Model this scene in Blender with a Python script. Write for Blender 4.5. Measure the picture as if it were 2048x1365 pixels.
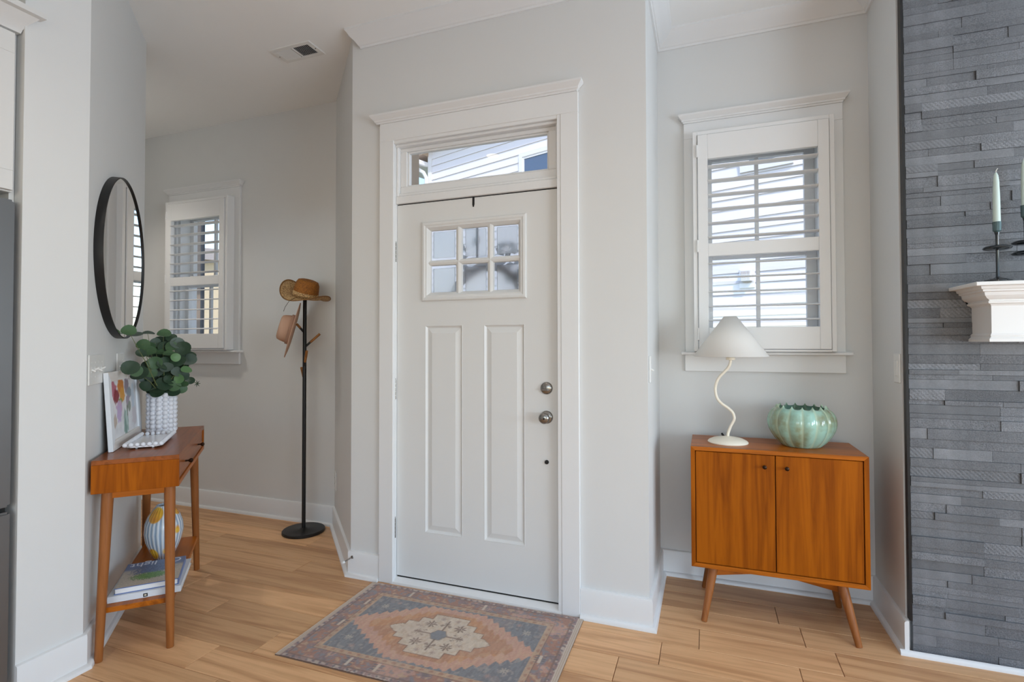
import bpy, bmesh, math, random
import numpy as np
from mathutils import Vector, Matrix

random.seed(7)
for o in list(bpy.data.objects): bpy.data.objects.remove(o, do_unlink=True)
SC = bpy.context.scene
COL = SC.collection
PI = math.pi

# ------------------------------------------------------------------ camera
CAM_H = 1.28
def make_camera():
    f_px, yaw, pitch, roll, cx, cy = 1040.87, -0.34992, 0.018781, -0.002145, 1032.76, 668.55
    F = Vector((math.sin(yaw)*math.cos(pitch), math.cos(yaw)*math.cos(pitch), math.sin(pitch)))
    R = Vector((math.cos(yaw), -math.sin(yaw), 0)); U = R.cross(F)
    R2 = R*math.cos(roll) + U*math.sin(roll); U2 = U*math.cos(roll) - R*math.sin(roll)
    cam = bpy.data.cameras.new('camera'); o = bpy.data.objects.new('camera', cam); COL.objects.link(o)
    o.matrix_world = Matrix(((R2.x, U2.x, -F.x, 0), (R2.y, U2.y, -F.y, 0), (R2.z, U2.z, -F.z, CAM_H), (0, 0, 0, 1)))
    cam.sensor_width = 36; cam.sensor_fit = 'HORIZONTAL'; cam.lens = f_px/2048*36
    cam.shift_x = -(cx-1024)/2048; cam.shift_y = (cy-682.5)/2048
    cam.clip_start = 0.02; cam.clip_end = 300
    SC.camera = o
make_camera()

# ------------------------------------------------------------------ light
SC.view_settings.view_transform = 'Standard'
SC.view_settings.look = 'None'
SC.view_settings.gamma = 1.0
SC.view_settings.use_curve_mapping = False
SC.view_settings.exposure = -0.35
SC.cycles.use_denoising = True
SC.cycles.max_bounces = 8
SC.cycles.diffuse_bounces = 5
SC.cycles.transparent_max_bounces = 16
SC.cycles.caustics_reflective = True
SC.cycles.caustics_refractive = False
SC.cycles.sample_clamp_indirect = 6.0
SC.cycles.blur_glossy = 0.0

SUN_DIR = Vector((-0.82, 1.33, -1.8)).normalized()
w = bpy.data.worlds.new('world'); SC.world = w; w.use_nodes = True
nt = w.node_tree
sky = nt.nodes.new('ShaderNodeTexSky'); sky.sky_type = 'NISHITA'; sky.sun_disc = False
sky.sun_elevation = math.asin(-SUN_DIR.z); sky.sun_rotation = math.atan2(-SUN_DIR.x, -SUN_DIR.y)
sky.air_density = 1.0; sky.dust_density = 0.6; sky.ozone_density = 1.2
nt.links.new(sky.outputs[0], nt.nodes['Background'].inputs[0])
nt.nodes['Background'].inputs[1].default_value = 0.52

def sun_light():
    l = bpy.data.lights.new('sun', 'SUN'); l.energy = 3.6; l.angle = 0.009; l.color = (1, 0.95, 0.88)
    o = bpy.data.objects.new('sun', l); COL.objects.link(o)
    o.rotation_euler = SUN_DIR.to_track_quat('-Z', 'Y').to_euler(); o.location = (8, -12, 16)
sun_light()
def area(name, loc, direction, sx, sy, power, color):
    l = bpy.data.lights.new(name, 'AREA'); l.shape = 'RECTANGLE'; l.size = sx; l.size_y = sy; l.energy = power; l.color = color
    o = bpy.data.objects.new(name, l); COL.objects.link(o); o.location = loc
    o.rotation_euler = Vector(direction).to_track_quat('-Z', 'Z').to_euler()
# daylight from the big side window of the living room, plus two added fills
area('daylight_side_window', (3.16, -0.20, 1.25), (-1, 0, 0.5), 1.3, 1.6, 88, (0.765, 0.92, 1.09))
area('side_fill', (3.16, 1.75, 1.35), (-1, 0, 1.1), 1.2, 2.0, 76, (0.765, 0.92, 1.09))  # unseen second source, added to lift the console and return walls
area('ceiling_fill', (0.5, -4.02, 1.45), (0, 1, 2.2), 4.0, 2.1, 34, (0.765, 0.92, 1.09))  # unseen fill aimed steeply up, added to brighten the ceiling

# ------------------------------------------------------------------ materials
MATS = {}
def newmat(name):
    m = bpy.data.materials.new(name); m.use_nodes = True
    return m, m.node_tree.nodes, m.node_tree.links, m.node_tree.nodes['Principled BSDF']
def lin(c):
    return tuple((v/12.92 if v <= 0.04045 else ((v+0.055)/1.055)**2.4) for v in c)
def S(r, g, b): return lin((r/255, g/255, b/255)) + (1,)
def plain(name, col, rough=0.5, metal=0.0, spec=0.5, coat=0.0, var=0.03, scale=6.0, bump=0.0, bscale=200.0):
    """colour with a slight cloudy variation and optional fine relief"""
    if name in MATS: return MATS[name]
    m, n, l, b = newmat(name)
    tc = n.new('ShaderNodeTexCoord'); nz = n.new('ShaderNodeTexNoise'); nz.inputs['Scale'].default_value = scale; nz.inputs['Detail'].default_value = 4
    l.new(tc.outputs['Object'], nz.inputs['Vector'])
    mx = n.new('ShaderNodeMix'); mx.data_type = 'RGBA'
    a = tuple(v*(1-var) for v in col[:3])+(1,); c = tuple(min(1, v*(1+var)) for v in col[:3])+(1,)
    mx.inputs[6].default_value = a; mx.inputs[7].default_value = c
    l.new(nz.outputs['Fac'], mx.inputs[0]); l.new(mx.outputs[2], b.inputs['Base Color'])
    b.inputs['Roughness'].default_value = rough; b.inputs['Metallic'].default_value = metal
    b.inputs['Specular IOR Level'].default_value = spec; b.inputs['Coat Weight'].default_value = coat
    if bump:
        n2 = n.new('ShaderNodeTexNoise'); n2.inputs['Scale'].default_value = bscale; n2.inputs['Detail'].default_value = 3
        l.new(tc.outputs['Object'], n2.inputs['Vector'])
        bp = n.new('ShaderNodeBump'); bp.inputs['Strength'].default_value = bump; bp.inputs['Distance'].default_value = 0.002
        l.new(n2.outputs['Fac'], bp.inputs['Height']); l.new(bp.outputs[0], b.inputs['Normal'])
    MATS[name] = m; return m
def wood(name, dark, light, axis='x', rough=0.4, scale=1.0, spec=0.25, island=False, knots=0.0, band=1.0):
    if name in MATS: return MATS[name]
    m, n, l, b = newmat(name)
    tc = n.new('ShaderNodeTexCoord'); mp = n.new('ShaderNodeMapping')
    st = {'x': (0.5, 9, 9), 'y': (9, 0.5, 9), 'z': (9, 9, 0.5)}[axis]
    mp.inputs['Scale'].default_value = tuple(v*scale for v in st)
    oi = n.new('ShaderNodeObjectInfo'); ad = n.new('ShaderNodeVectorMath'); ad.operation = 'ADD'
    rnd = n.new('ShaderNodeMath'); rnd.operation = 'ADD'; l.new(oi.outputs['Random'], rnd.inputs[0])
    if island:
        ge = n.new('ShaderNodeNewGeometry'); l.new(ge.outputs['Random Per Island'], rnd.inputs[1])
    else: rnd.inputs[1].default_value = 0
    fr = n.new('ShaderNodeMath'); fr.operation = 'FRACT'; l.new(rnd.outputs[0], fr.inputs[0])
    mul = n.new('ShaderNodeMath'); mul.operation = 'MULTIPLY'; mul.inputs[1].default_value = 37.0; l.new(fr.outputs[0], mul.inputs[0])
    l.new(tc.outputs['Object'], mp.inputs[0]); l.new(mp.outputs[0], ad.inputs[0]); l.new(mul.outputs[0], ad.inputs[1])
    n1 = n.new('ShaderNodeTexNoise'); n1.inputs['Scale'].default_value = 1.2; n1.inputs['Detail'].default_value = 5; n1.inputs['Distortion'].default_value = 1.2
    n2 = n.new('ShaderNodeTexNoise'); n2.inputs['Scale'].default_value = 9; n2.inputs['Detail'].default_value = 6; n2.inputs['Roughness'].default_value = 0.7
    l.new(ad.outputs[0], n1.inputs['Vector']); l.new(ad.outputs[0], n2.inputs['Vector'])
    wv = n.new('ShaderNodeMath'); wv.operation = 'MULTIPLY'; wv.inputs[1].default_value = 6.0*band; l.new(n1.outputs['Fac'], wv.inputs[0])
    sn = n.new('ShaderNodeMath'); sn.operation = 'PINGPONG'; sn.inputs[1].default_value = 1.0; l.new(wv.outputs[0], sn.inputs[0])
    mixf = n.new('ShaderNodeMath'); mixf.operation = 'MULTIPLY_ADD'; mixf.inputs[1].default_value = 0.52; l.new(sn.outputs[0], mixf.inputs[0])
    h2 = n.new('ShaderNodeMath'); h2.operation = 'MULTIPLY'; h2.inputs[1].default_value = 0.62; l.new(n2.outputs['Fac'], h2.inputs[0]); l.new(h2.outputs[0], mixf.inputs[2])
    cr = n.new('ShaderNodeValToRGB'); cr.color_ramp.elements[0].color = dark; cr.color_ramp.elements[1].color = light
    cr.color_ramp.elements[0].position = 0.15; cr.color_ramp.elements[1].position = 0.8
    l.new(mixf.outputs[0], cr.inputs[0])
    hs = n.new('ShaderNodeHueSaturation'); 
    vr = n.new('ShaderNodeMapRange'); vr.inputs[3].default_value = 0.86 if island else 0.95; vr.inputs[4].default_value = 1.12 if island else 1.05
    l.new(fr.outputs[0], vr.inputs[0]); l.new(vr.outputs[0], hs.inputs['Value']); l.new(cr.outputs[0], hs.inputs['Color'])
    out = hs.outputs[0]
    if knots:
        vo = n.new('ShaderNodeTexNoise'); vo.inputs['Scale'].default_value = 1.1; vo.inputs['Detail'].default_value = 2
        mp2 = n.new('ShaderNodeMapping'); mp2.inputs['Scale'].default_value = (2.2, 7, 7); l.new(tc.outputs['Object'], mp2.inputs[0])
        a2 = n.new('ShaderNodeVectorMath'); a2.operation = 'ADD'; l.new(mp2.outputs[0], a2.inputs[0]); l.new(mul.outputs[0], a2.inputs[1]); l.new(a2.outputs[0], vo.inputs['Vector'])
        kr = n.new('ShaderNodeMapRange'); kr.inputs[1].default_value = 0.70; kr.inputs[2].default_value = 0.80; kr.inputs[3].default_value = 0; kr.inputs[4].default_value = knots
        l.new(vo.outputs['Fac'], kr.inputs[0])
        km = n.new('ShaderNodeMix'); km.data_type = 'RGBA'; km.inputs[7].default_value = tuple(v*0.45 for v in dark[:3])+(1,)
        l.new(kr.outputs[0], km.inputs[0]); l.new(out, km.inputs[6]); out = km.outputs[2]
    l.new(out, b.inputs['Base Color'])
    b.inputs['Roughness'].default_value = rough; b.inputs['Specular IOR Level'].default_value = spec
    bp = n.new('ShaderNodeBump'); bp.inputs['Strength'].default_value = 0.08; bp.inputs['Distance'].default_value = 0.001
    l.new(n2.outputs['Fac'], bp.inputs['Height']); l.new(bp.outputs[0], b.inputs['Normal'])
    MATS[name] = m; return m
def vcol(name, rough=0.7, attr='col', spec=0.3, bump=0.0, bscale=400.0, sheen=0.0):
    if name in MATS: return MATS[name]
    m, n, l, b = newmat(name)
    a = n.new('ShaderNodeAttribute'); a.attribute_name = attr; l.new(a.outputs['Color'], b.inputs['Base Color'])
    b.inputs['Roughness'].default_value = rough; b.inputs['Specular IOR Level'].default_value = spec; b.inputs['Sheen Weight'].default_value = sheen
    if bump:
        tc = n.new('ShaderNodeTexCoord'); n2 = n.new('ShaderNodeTexNoise'); n2.inputs['Scale'].default_value = bscale
        l.new(tc.outputs['Object'], n2.inputs['Vector'])
        bp = n.new('ShaderNodeBump'); bp.inputs['Strength'].default_value = bump; bp.inputs['Distance'].default_value = 0.003
        l.new(n2.outputs['Fac'], bp.inputs['Height']); l.new(bp.outputs[0], b.inputs['Normal'])
    MATS[name] = m; return m
def pane_glass(name, refl=0.08, tint=(1, 1, 1, 1)):
    m = bpy.data.materials.new(name); m.use_nodes = True; n = m.node_tree.nodes; l = m.node_tree.links
    n.remove(n['Principled BSDF']); tr = n.new('ShaderNodeBsdfTransparent'); tr.inputs[0].default_value = tint
    gl = n.new('ShaderNodeBsdfGlossy'); gl.inputs['Roughness'].default_value = 0.02
    mx = n.new('ShaderNodeMixShader'); mx.inputs[0].default_value = refl
    l.new(tr.outputs[0], mx.inputs[1]); l.new(gl.outputs[0], mx.inputs[2]); l.new(mx.outputs[0], n['Material Output'].inputs[0])
    return m

M_WALL = plain('wall_paint', S(215, 215, 213), 0.6, spec=0.25, var=0.012, bump=0.05, bscale=350)
M_CEIL = plain('ceiling_paint', S(240, 240, 238), 0.8, spec=0.15, var=0.01, bump=0.05, bscale=300)
M_TRIM = plain('trim_paint', S(224, 224, 223), 0.35, spec=0.4, var=0.012, scale=3)
M_DOOR = plain('door_paint', S(217, 217, 215), 0.4, spec=0.4, var=0.012, scale=3)
M_SHUT = plain('shutter_paint', S(228, 228, 227), 0.35, spec=0.4, var=0.01)
M_WOOD_X = wood('acorn_wood_along', S(114, 54, 4), S(176, 96, 16), 'x', 0.33)
M_WOOD_Y = wood('acorn_wood_across', S(114, 54, 4), S(176, 96, 16), 'y', 0.33)
M_WOOD_Z = wood('acorn_wood_upright', S(122, 58, 2), S(164, 88, 8), 'z', 0.42, band=1.2, spec=0.12)
M_WOOD_TOP = wood('acorn_wood_top', S(104, 54, 20), S(150, 82, 36), 'x', 0.28)
M_LEG = wood('leg_wood', S(112, 62, 26), S(150, 92, 46), 'z', 0.4)
M_FLOOR = wood('oak_floor', S(178, 129, 88), S(220, 174, 128), 'x', 0.42, scale=1.15, spec=0.35, island=True, knots=0.75, band=0.9)
M_BLACK = plain('black_metal', S(22, 21, 21), 0.42, spec=0.4, var=0.05)
M_DARK = plain('dark_gap', S(14, 13, 12), 0.8)
M_NICKEL = plain('satin_nickel', S(150, 147, 142), 0.22, metal=1.0, var=0.04)
M_BRASS = plain('dark_bronze', S(58, 42, 32), 0.35, metal=0.9, var=0.05)
M_WHITEC = plain('white_ceramic', S(228, 228, 230), 0.16, spec=0.5, var=0.02, coat=0.3)
M_PLASTIC = plain('white_plastic', S(226, 225, 221), 0.35, spec=0.45, var=0.01)
M_STEEL = plain('stainless_steel', S(120, 120, 120), 0.38, metal=0.85, var=0.03)
M_CAB = plain('cabinet_paint', S(214, 213, 210), 0.4, var=0.01)
M_GLASS = pane_glass('window_glass', 0.06)
M_MIRROR = plain('mirror_silver', S(240, 240, 240), 0.01, metal=1.0, var=0.0)

# ------------------------------------------------------------------ mesh helpers
class MB:
    def __init__(s): s.v = []; s.f = []; s.c = None
    def add(s, vs, fs):
        k = len(s.v); s.v += [tuple(p) for p in vs]; s.f += [tuple(i+k for i in q) for q in fs]; return s
    def box(s, x0, x1, y0, y1, z0, z1):
        return s.add([(x0,y0,z0),(x1,y0,z0),(x1,y1,z0),(x0,y1,z0),(x0,y0,z1),(x1,y0,z1),(x1,y1,z1),(x0,y1,z1)],
                     [(0,3,2,1),(4,5,6,7),(0,1,5,4),(1,2,6,5),(2,3,7,6),(3,0,4,7)])
    def prism(s, pts, z0, z1):
        n = len(pts)
        if sum(pts[i][0]*pts[(i+1) % n][1]-pts[(i+1) % n][0]*pts[i][1] for i in range(n)) < 0: pts = pts[::-1]
        vs = [(x, y, z0) for x, y in pts]+[(x, y, z1) for x, y in pts]
        return s.add(vs, [tuple(range(n-1, -1, -1)), tuple(range(n, 2*n))]+[(i, (i+1) % n, n+(i+1) % n, n+i) for i in range(n)])
    def lathe(s, prof, seg=32, c=(0, 0, 0), axis=None, cap=True):
        """prof: list of (r, h). axis: direction vector (default z)"""
        if axis is None: X, Y, Z = Vector((1,0,0)), Vector((0,1,0)), Vector((0,0,1))
        else:
            Z = Vector(axis).normalized(); X = Z.orthogonal().normalized(); Y = Z.cross(X)
        c = Vector(c); vs = []; fs = []
        for r, h in prof:
            for k in range(seg):
                a = 2*PI*k/seg; vs.append(c+X*(r*math.cos(a))+Y*(r*math.sin(a))+Z*h)
        for i in range(len(prof)-1):
            for k in range(seg):
                a, b_ = i*seg+k, i*seg+(k+1) % seg; fs.append((a, b_, b_+seg, a+seg))
        if cap:
            if prof[0][0] > 1e-6: fs.append(tuple(range(seg-1, -1, -1)))
            if prof[-1][0] > 1e-6: fs.append(tuple(range((len(prof)-1)*seg, len(prof)*seg)))
        return s.add(vs, fs)
    def cyl(s, p0, p1, r0, r1=None, seg=16):
        p0, p1 = Vector(p0), Vector(p1); d = p1-p0
        return s.lathe([(r0, 0), (r0 if r1 is None else r1, d.length)], seg, p0, d)
    def tube(s, pts, r, seg=10):
        pts = [Vector(p) for p in pts]; n = len(pts); rs = r if isinstance(r, (list, tuple)) else [r]*n
        vs = []; up = None
        for i in range(n):
            t = (pts[min(i+1, n-1)]-pts[max(i-1, 0)]).normalized()
            if up is None: up = t.orthogonal().normalized()
            up = (up-t*up.dot(t)).normalized(); sd = t.cross(up)
            for k in range(seg):
                a = 2*PI*k/seg; vs.append(pts[i]+up*(rs[i]*math.cos(a))+sd*(rs[i]*math.sin(a)))
        fs = [(i*seg+k, i*seg+(k+1) % seg, (i+1)*seg+(k+1) % seg, (i+1)*seg+k) for i in range(n-1) for k in range(seg)]
        fs += [tuple(range(seg-1, -1, -1)), tuple(range((n-1)*seg, n*seg))]
        return s.add(vs, fs)
    def sphere(s, c, r, seg=12, rings=8, sc=(1, 1, 1)):
        c = Vector(c); vs = [c+Vector((0, 0, -r*sc[2]))]; fs = []
        for i in range(1, rings):
            a = -PI/2+PI*i/rings
            for k in range(seg):
                b_ = 2*PI*k/seg; vs.append(c+Vector((r*math.cos(a)*math.cos(b_)*sc[0], r*math.cos(a)*math.sin(b_)*sc[1], r*math.sin(a)*sc[2])))
        vs.append(c+Vector((0, 0, r*sc[2]))); N = len(vs)-1
        for k in range(seg): fs.append((0, 1+(k+1) % seg, 1+k)); fs.append((N, N-seg+k, N-seg+(k+1) % seg))
        for i in range(rings-2):
            for k in range(seg):
                a, b_ = 1+i*seg+k, 1+i*seg+(k+1) % seg; fs.append((a, b_, b_+seg, a+seg))
        return s.add(vs, fs)
    def sweep(s, path, prof, side=1, shear0=0.0, shear1=0.0):
        """extrude a closed profile [(off, z)] along an open 2D path; off goes to the left (side=1) or right (-1) of the path"""
        P = [Vector((p[0], p[1])) for p in path]; n = len(P); m = len(prof); vs = []
        D = [(P[i+1]-P[i]).normalized() for i in range(n-1)]; N = [Vector((-d.y, d.x))*side for d in D]
        for i in range(n):
            if i == 0: mv = N[0]+D[0]*(-shear0)
            elif i == n-1: mv = N[-1]+D[-1]*shear1
            else:
                b_ = (N[i-1]+N[i]).normalized(); mv = b_/max(0.2, b_.dot(N[i]))
            for off, z in prof: q = P[i]+mv*off; vs.append((q.x, q.y, z))
        fs = []
        for i in range(n-1):
            for k in range(m):
                a, b_ = i*m+k, i*m+(k+1) % m
                fs.append((a, b_, b_+m, a+m))
        fs += [tuple(range(m)), tuple(range(n*m-1, (n-1)*m-1, -1))]
        return s.add(vs, fs)
    def xform(s, M):
        s.v = [tuple(M @ Vector(p)) for p in s.v]; return s
    def build(s, name, mat, parent=None, smooth=None, bevel=0.0, seg=1, loc=None, rot=None):
        me = bpy.data.meshes.new(name); me.from_pydata(s.v, [], s.f); me.update()
        bm = bmesh.new(); bm.from_mesh(me)
        bmesh.ops.recalc_face_normals(bm, faces=bm.faces)
        if bevel:
            es = [e for e in bm.edges if len(e.link_faces) == 2 and e.calc_face_angle(0) > 0.5]
            bmesh.ops.bevel(bm, geom=es, offset=bevel, segments=seg, affect='EDGES', clamp_overlap=True)
        bm.to_mesh(me); bm.free()
        if smooth is not None:
            me.polygons.foreach_set('use_smooth', [True]*len(me.polygons)); me.set_sharp_from_angle(angle=math.radians(smooth))
        return link(name, me, mat, parent, loc, rot)
def link(name, me, mat, parent=None, loc=None, rot=None):
    if mat is not None and not me.materials: me.materials.append(mat)
    o = bpy.data.objects.new(name, me); COL.objects.link(o)
    if parent: o.parent = parent
    if loc is not None: o.location = loc
    if rot is not None: o.rotation_euler = rot
    return o
def thing(name, label=None, cat=None, loc=(0, 0, 0), rz=0, group=None, kind=None):
    o = bpy.data.objects.new(name, None); o.empty_display_size = 0.05; COL.objects.link(o); o.location = loc; o.rotation_euler = (0, 0, rz)
    return tag(o, label, cat, group, kind)
def tag(o, label=None, cat=None, group=None, kind=None):
    if label: o['label'] = label
    if cat: o['category'] = cat
    if group: o['group'] = group
    if kind: o['kind'] = kind
    return o
def struct(o, label=None): return tag(o, label, kind='structure')
def copies(src, places, parent):
    """extra copies of one mesh part: places = list of (loc, rot, scale)"""
    for loc, rot, sc in places:
        c = src.copy(); COL.objects.link(c); c.parent = parent; c.location = loc
        if rot is not None: c.rotation_euler = rot
        if sc is not None: c.scale = (sc, sc, sc) if not isinstance(sc, (tuple, list)) else sc
def ring_panel(mb, x0, x1, z0, z1, steps, y=0.0):
    """nested rectangles lofted on a vertical face looking to -y: steps = [(inset, depth)]"""
    base = len(mb.v)
    for ins, d in steps:
        mb.v += [(x0+ins, y+d, z0+ins), (x1-ins, y+d, z0+ins), (x1-ins, y+d, z1-ins), (x0+ins, y+d, z1-ins)]
    for i in range(len(steps)-1):
        for k in range(4):
            a, b_ = base+i*4+k, base+i*4+(k+1) % 4; mb.f.append((a, b_, b_+4, a+4))
    q = base+(len(steps)-1)*4; mb.f.append((q, q+1, q+2, q+3))
def set_colors(me, cols):
    at = me.color_attributes.new('col', 'FLOAT_COLOR', 'POINT')
    at.data.foreach_set('color', np.asarray(cols, dtype=np.float32).ravel())

# ------------------------------------------------------------------ room geometry (metres)
CEIL = 3.02
WF = 2.42          # entry door wall face
WB = 3.03          # exterior wall face of alcove and foyer
XR = -0.25         # return wall between door wall and alcove
XA = 0.772         # right wall of the alcove
XC = -1.865        # corner of door wall and angled wall
XE = -2.475        # corner of angled wall and foyer wall
PIL = -2.325       # kitchen wall end face
FY = 2.60          # fireplace stone face
EXT = 0.15

# floor: individual planks in the part in view, the rest of the boards behind as one part
floor = MB().box(-5.2, 3.34, -4.2, 3.6, -0.06, -0.016).build('floor', plain('subfloor', S(110, 80, 55), 0.8))
struct(floor)
PW = 0.165; ROW0 = 1.67
fixed = {(2.66): [0.30], (2.495): [0.383, -3.06, -1.2], (2.33): [0.488, -0.04, -0.735, -2.2], (2.165): [0.333, -0.19, -1.5, -2.75], (2.0): [-0.347, 0.8, -2.6], (1.835): [-2.254, -1.0, 0.45], (1.67): [-1.786, -0.1, 1.1]}
def plank_mesh(L):
    e = 0.0012
    mb = MB().box(e, L-e, e, PW-e, -0.018, 0.0)
    return mb
stuff_pl = MB(); npl = 0
rows = range(-34, 9)
for r in rows:
    y0 = ROW0+r*PW
    key = round(y0, 3)
    cuts = None
    for kf in fixed:
        if abs(kf-key) < 0.01: cuts = sorted(fixed[kf])
    rr = random.Random(r*13+5)
    if cuts is None:
        cuts = []; x = -5.1+rr.uniform(0.3, 1.4)
        while x < 3.9: cuts.append(x); x += rr.uniform(0.7, 1.8)
    else:
        x = cuts[0]-rr.uniform(0.9, 1.5)
        while x > -4.9: cuts.insert(0, x); x -= rr.uniform(0.9, 1.6)
        x = cuts[-1]+rr.uniform(0.9, 1.5)
        while x < 3.9: cuts.append(x); x += rr.uniform(0.9, 1.6)
    xs = [-5.1]+[c_ for c_ in cuts if c_ < 3.1]+[3.22]
    for a, b in zip(xs, xs[1:]):
        if r >= -5 and a < 2.2:
            plank_mesh(b-a).build('plank', M_FLOOR, floor, bevel=0.0012, loc=(a, y0, 0)); npl += 1
        else:
            stuff_pl.box(a+.0012, b-.0012, y0+.0012, y0+PW-.0012, -0.018, 0)
tag(stuff_pl.build('plank_field', M_FLOOR, floor), kind='stuff')

ceiling = struct(MB().box(-5.2, 3.34, -4.2, WB+0.1, CEIL, CEIL+0.12).build('ceiling', M_CEIL))

# walls ------------------------------------------------------------
WY1 = 2.54   # outer face of the door wall
def walls():
    # door wall with the opening for door and transom
    mb = MB()
    mb.prism([(XC, WF), (-1.60, WF), (-1.60, WY1), (XC-0.05, WY1)], 0, CEIL)
    mb.box(-0.652, XR, WF, WY1, 0, CEIL); mb.box(-1.60, -0.652, WF, WY1, 2.385, CEIL)
    struct(mb.build('wall_front', M_WALL))
    struct(MB().box(XR-0.12, XR, WY1, WB+EXT, 0, CEIL).build('wall_alcove_left', M_WALL))
    def back(name, x0, x1, ox):
        mb = MB(); a, b, z0, z1 = ox-0.02, ox+0.565, 1.215, 2.41
        mb.box(x0, a, WB, WB+EXT, 0, CEIL); mb.box(b, x1, WB, WB+EXT, 0, CEIL)
        mb.box(a, b, WB, WB+EXT, 0, z0); mb.box(a, b, WB, WB+EXT, z1, CEIL)
        struct(mb.build(name, M_WALL))
    back('wall_alcove_back', XR, XA+0.12, 0.0)
    back('wall_entry_back', -5.12, XE+0.06, -4.015)
    struct(MB().box(XA, XA+0.12, FY+0.021, WB, 0, CEIL).build('wall_alcove_right', M_WALL))
    struct(MB().prism([(XC, WF), (XE, WB), (XE+0.1, WB+EXT-0.03), (XC-0.05, WY1)], 0, CEIL).build('wall_entry_right', M_WALL))
    struct(MB().box(-5.12, -5.0, 2.06, WB, 0, CEIL).build('wall_entry_left', M_WALL))
    # solid kitchen block that carries the angled console wall
    struct(MB().prism([(PIL, 1.15), (PIL, 1.365), (-3.02, 2.06), (-5.12, 2.06), (-5.12, 1.94), (-3.25, 1.94), (-3.25, 1.15)], 0, CEIL).build('wall_console', M_WALL))
    struct(MB().box(-3.25, -3.15, -4.1, 1.15, 0, CEIL).build('wall_kitchen', M_WALL))
    # living room behind the camera: rear and side walls with wide window openings
    mb = MB(); mb.box(-3.2, -1.6, -4.2, -4.08, 0, CEIL); mb.box(2.6, 3.22, -4.2, -4.08, 0, CEIL); mb.box(-1.6, 2.6, -4.2, -4.08, 0, 0.35); mb.box(-1.6, 2.6, -4.2, -4.08, 2.55, CEIL)
    struct(mb.build('wall_rear', M_WALL))
    mb = MB(); mb.box(3.22, 3.34, -4.2, -1.12, 0, CEIL); mb.box(3.22, 3.34, 0.72, 1.13, 0, CEIL); mb.box(3.22, 3.34, 2.37, 3.02, 0, CEIL); mb.box(3.22, 3.34, 1.13, 2.37, 0, 0.33); mb.box(3.22, 3.34, 1.13, 2.37, 2.37, CEIL); mb.box(3.22, 3.34, -1.12, 0.72, 0, 0.33); mb.box(3.22, 3.34, -1.12, 0.72, 2.17, CEIL)
    struct(mb.build('wall_right', M_WALL))
    struct(MB().box(2.45, 3.22, 2.9, 3.02, 0, CEIL).build('wall_living', M_WALL))
walls()

# crown moulding ---------------------------------------------------
CR = [(0, 2.935), (0.010, 2.935), (0.013, 2.945), (0.020, 2.948), (0.026, 2.955), (0.040, 2.968), (0.062, 2.983), (0.074, 2.998), (0.080, 3.003), (0.086, 3.008), (0.086, CEIL), (0, CEIL)]
crown = MB().sweep([(-1.80, WF), (XR, WF), (XR, WB), (XA, WB), (XA, FY-0.03), (2.42, FY-0.03)], CR, -1, shear0=0.65)
struct(crown.build('trim_1', M_TRIM, smooth=25))

# baseboards -------------------------------------------------------
BB = [(0, 0), (0.016, 0), (0.016, 0.128), (0.013, 0.134), (0.006, 0.137), (0, 0.137)]
SH = [(0.016, 0), (0.034, 0), (0.0335, 0.008), (0.030, 0.015), (0.024, 0.019), (0.016, 0.020)]
def baseboard(name, path, side):
    b = MB().sweep(path, BB, side).build(name, M_TRIM, smooth=30); struct(b)
    MB().sweep(path, SH, side).build('shoe_molding', M_TRIM, b, smooth=30)
baseboard('baseboard_right', [(-0.562, WF), (XR, WF), (XR, WB), (XA, WB), (XA, FY-0.022)], -1)
baseboard('baseboard_entry', [(-1.672, WF), (XC, WF), (XE, WB), (-5.0, WB)], 1)
baseboard('baseboard_console', [(PIL, 1.148), (PIL, 1.365), (-3.02, 2.06), (-5.0, 2.06)], -1)

# door casing, jambs, transom bar ----------------------------------
def cap_profile(z0, z1, d):
    h = z1-z0
    return [(0, z0), (0.022, z0), (0.024, z0+h*0.16), (0.030, z0+h*0.22), (0.031, z0+h*0.38), (0.036, z0+h*0.48), (d*0.92, z0+h*0.70), (d, z0+h*0.80), (d, z1), (0, z1)]
def cap_molding(x0, x1, y, z0, z1, d, parent):
    P = cap_profile(z0, z1, d)
    # front run and two returns, mitred
    MB().sweep([(x0+d, y+0.0), (x0+d, y-0.0001), (x1-d, y-0.0001), (x1-d, y+0.0)], P, -1).v
    mb = MB(); vs = []; m = len(P)
    for off, z in P: vs.append((x0+d-off, y, z))
    for off, z in P: vs.append((x0+d-off, y-off, z))
    for off, z in P: vs.append((x1-d+off, y-off, z))
    for off, z in P: vs.append((x1-d+off, y, z))
    fs = [(i*m+k, i*m+(k+1) % m, (i+1)*m+(k+1) % m, (i+1)*m+k) for i in range(3) for k in range(m-1)]
    fs.append(tuple(i*m+m-1 for i in range(4)))
    fs.append(tuple(i*m for i in range(3, -1, -1)))
    mb.add(vs, fs)
    return mb.build('cap_molding', M_TRIM, parent, smooth=20)
t = struct(thing('trim_2', loc=(-1.116, WF, 0)), 'white casing around the entry door with crowned head')
X = 1.116
def bx(x0, x1, y0, y1, z0, z1, name, mat, parent, bev=0.002, ox=X, oy=-WF):
    return MB().box(x0+ox, x1+ox, y0+oy, y1+oy, z0, z1).build(name, mat, parent, bevel=bev)
bx(-1.670, -1.582, 2.40, WF, 0, 2.383, 'casing_leg', M_TRIM, t)
bx(-0.650, -0.563, 2.40, WF, 0, 2.383, 'casing_leg', M_TRIM, t)
bx(-1.670, -0.563, 2.40, WF, 2.383, 2.482, 'head_casing', M_TRIM, t)
cap_molding(-1.716+X, -0.54+X, WF-0.002-WF, 2.482, 2.528, 0.05, t)
bx(-1.60, -1.583, WF, WY1, 0, 2.385, 'jamb', M_TRIM, t)
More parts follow.
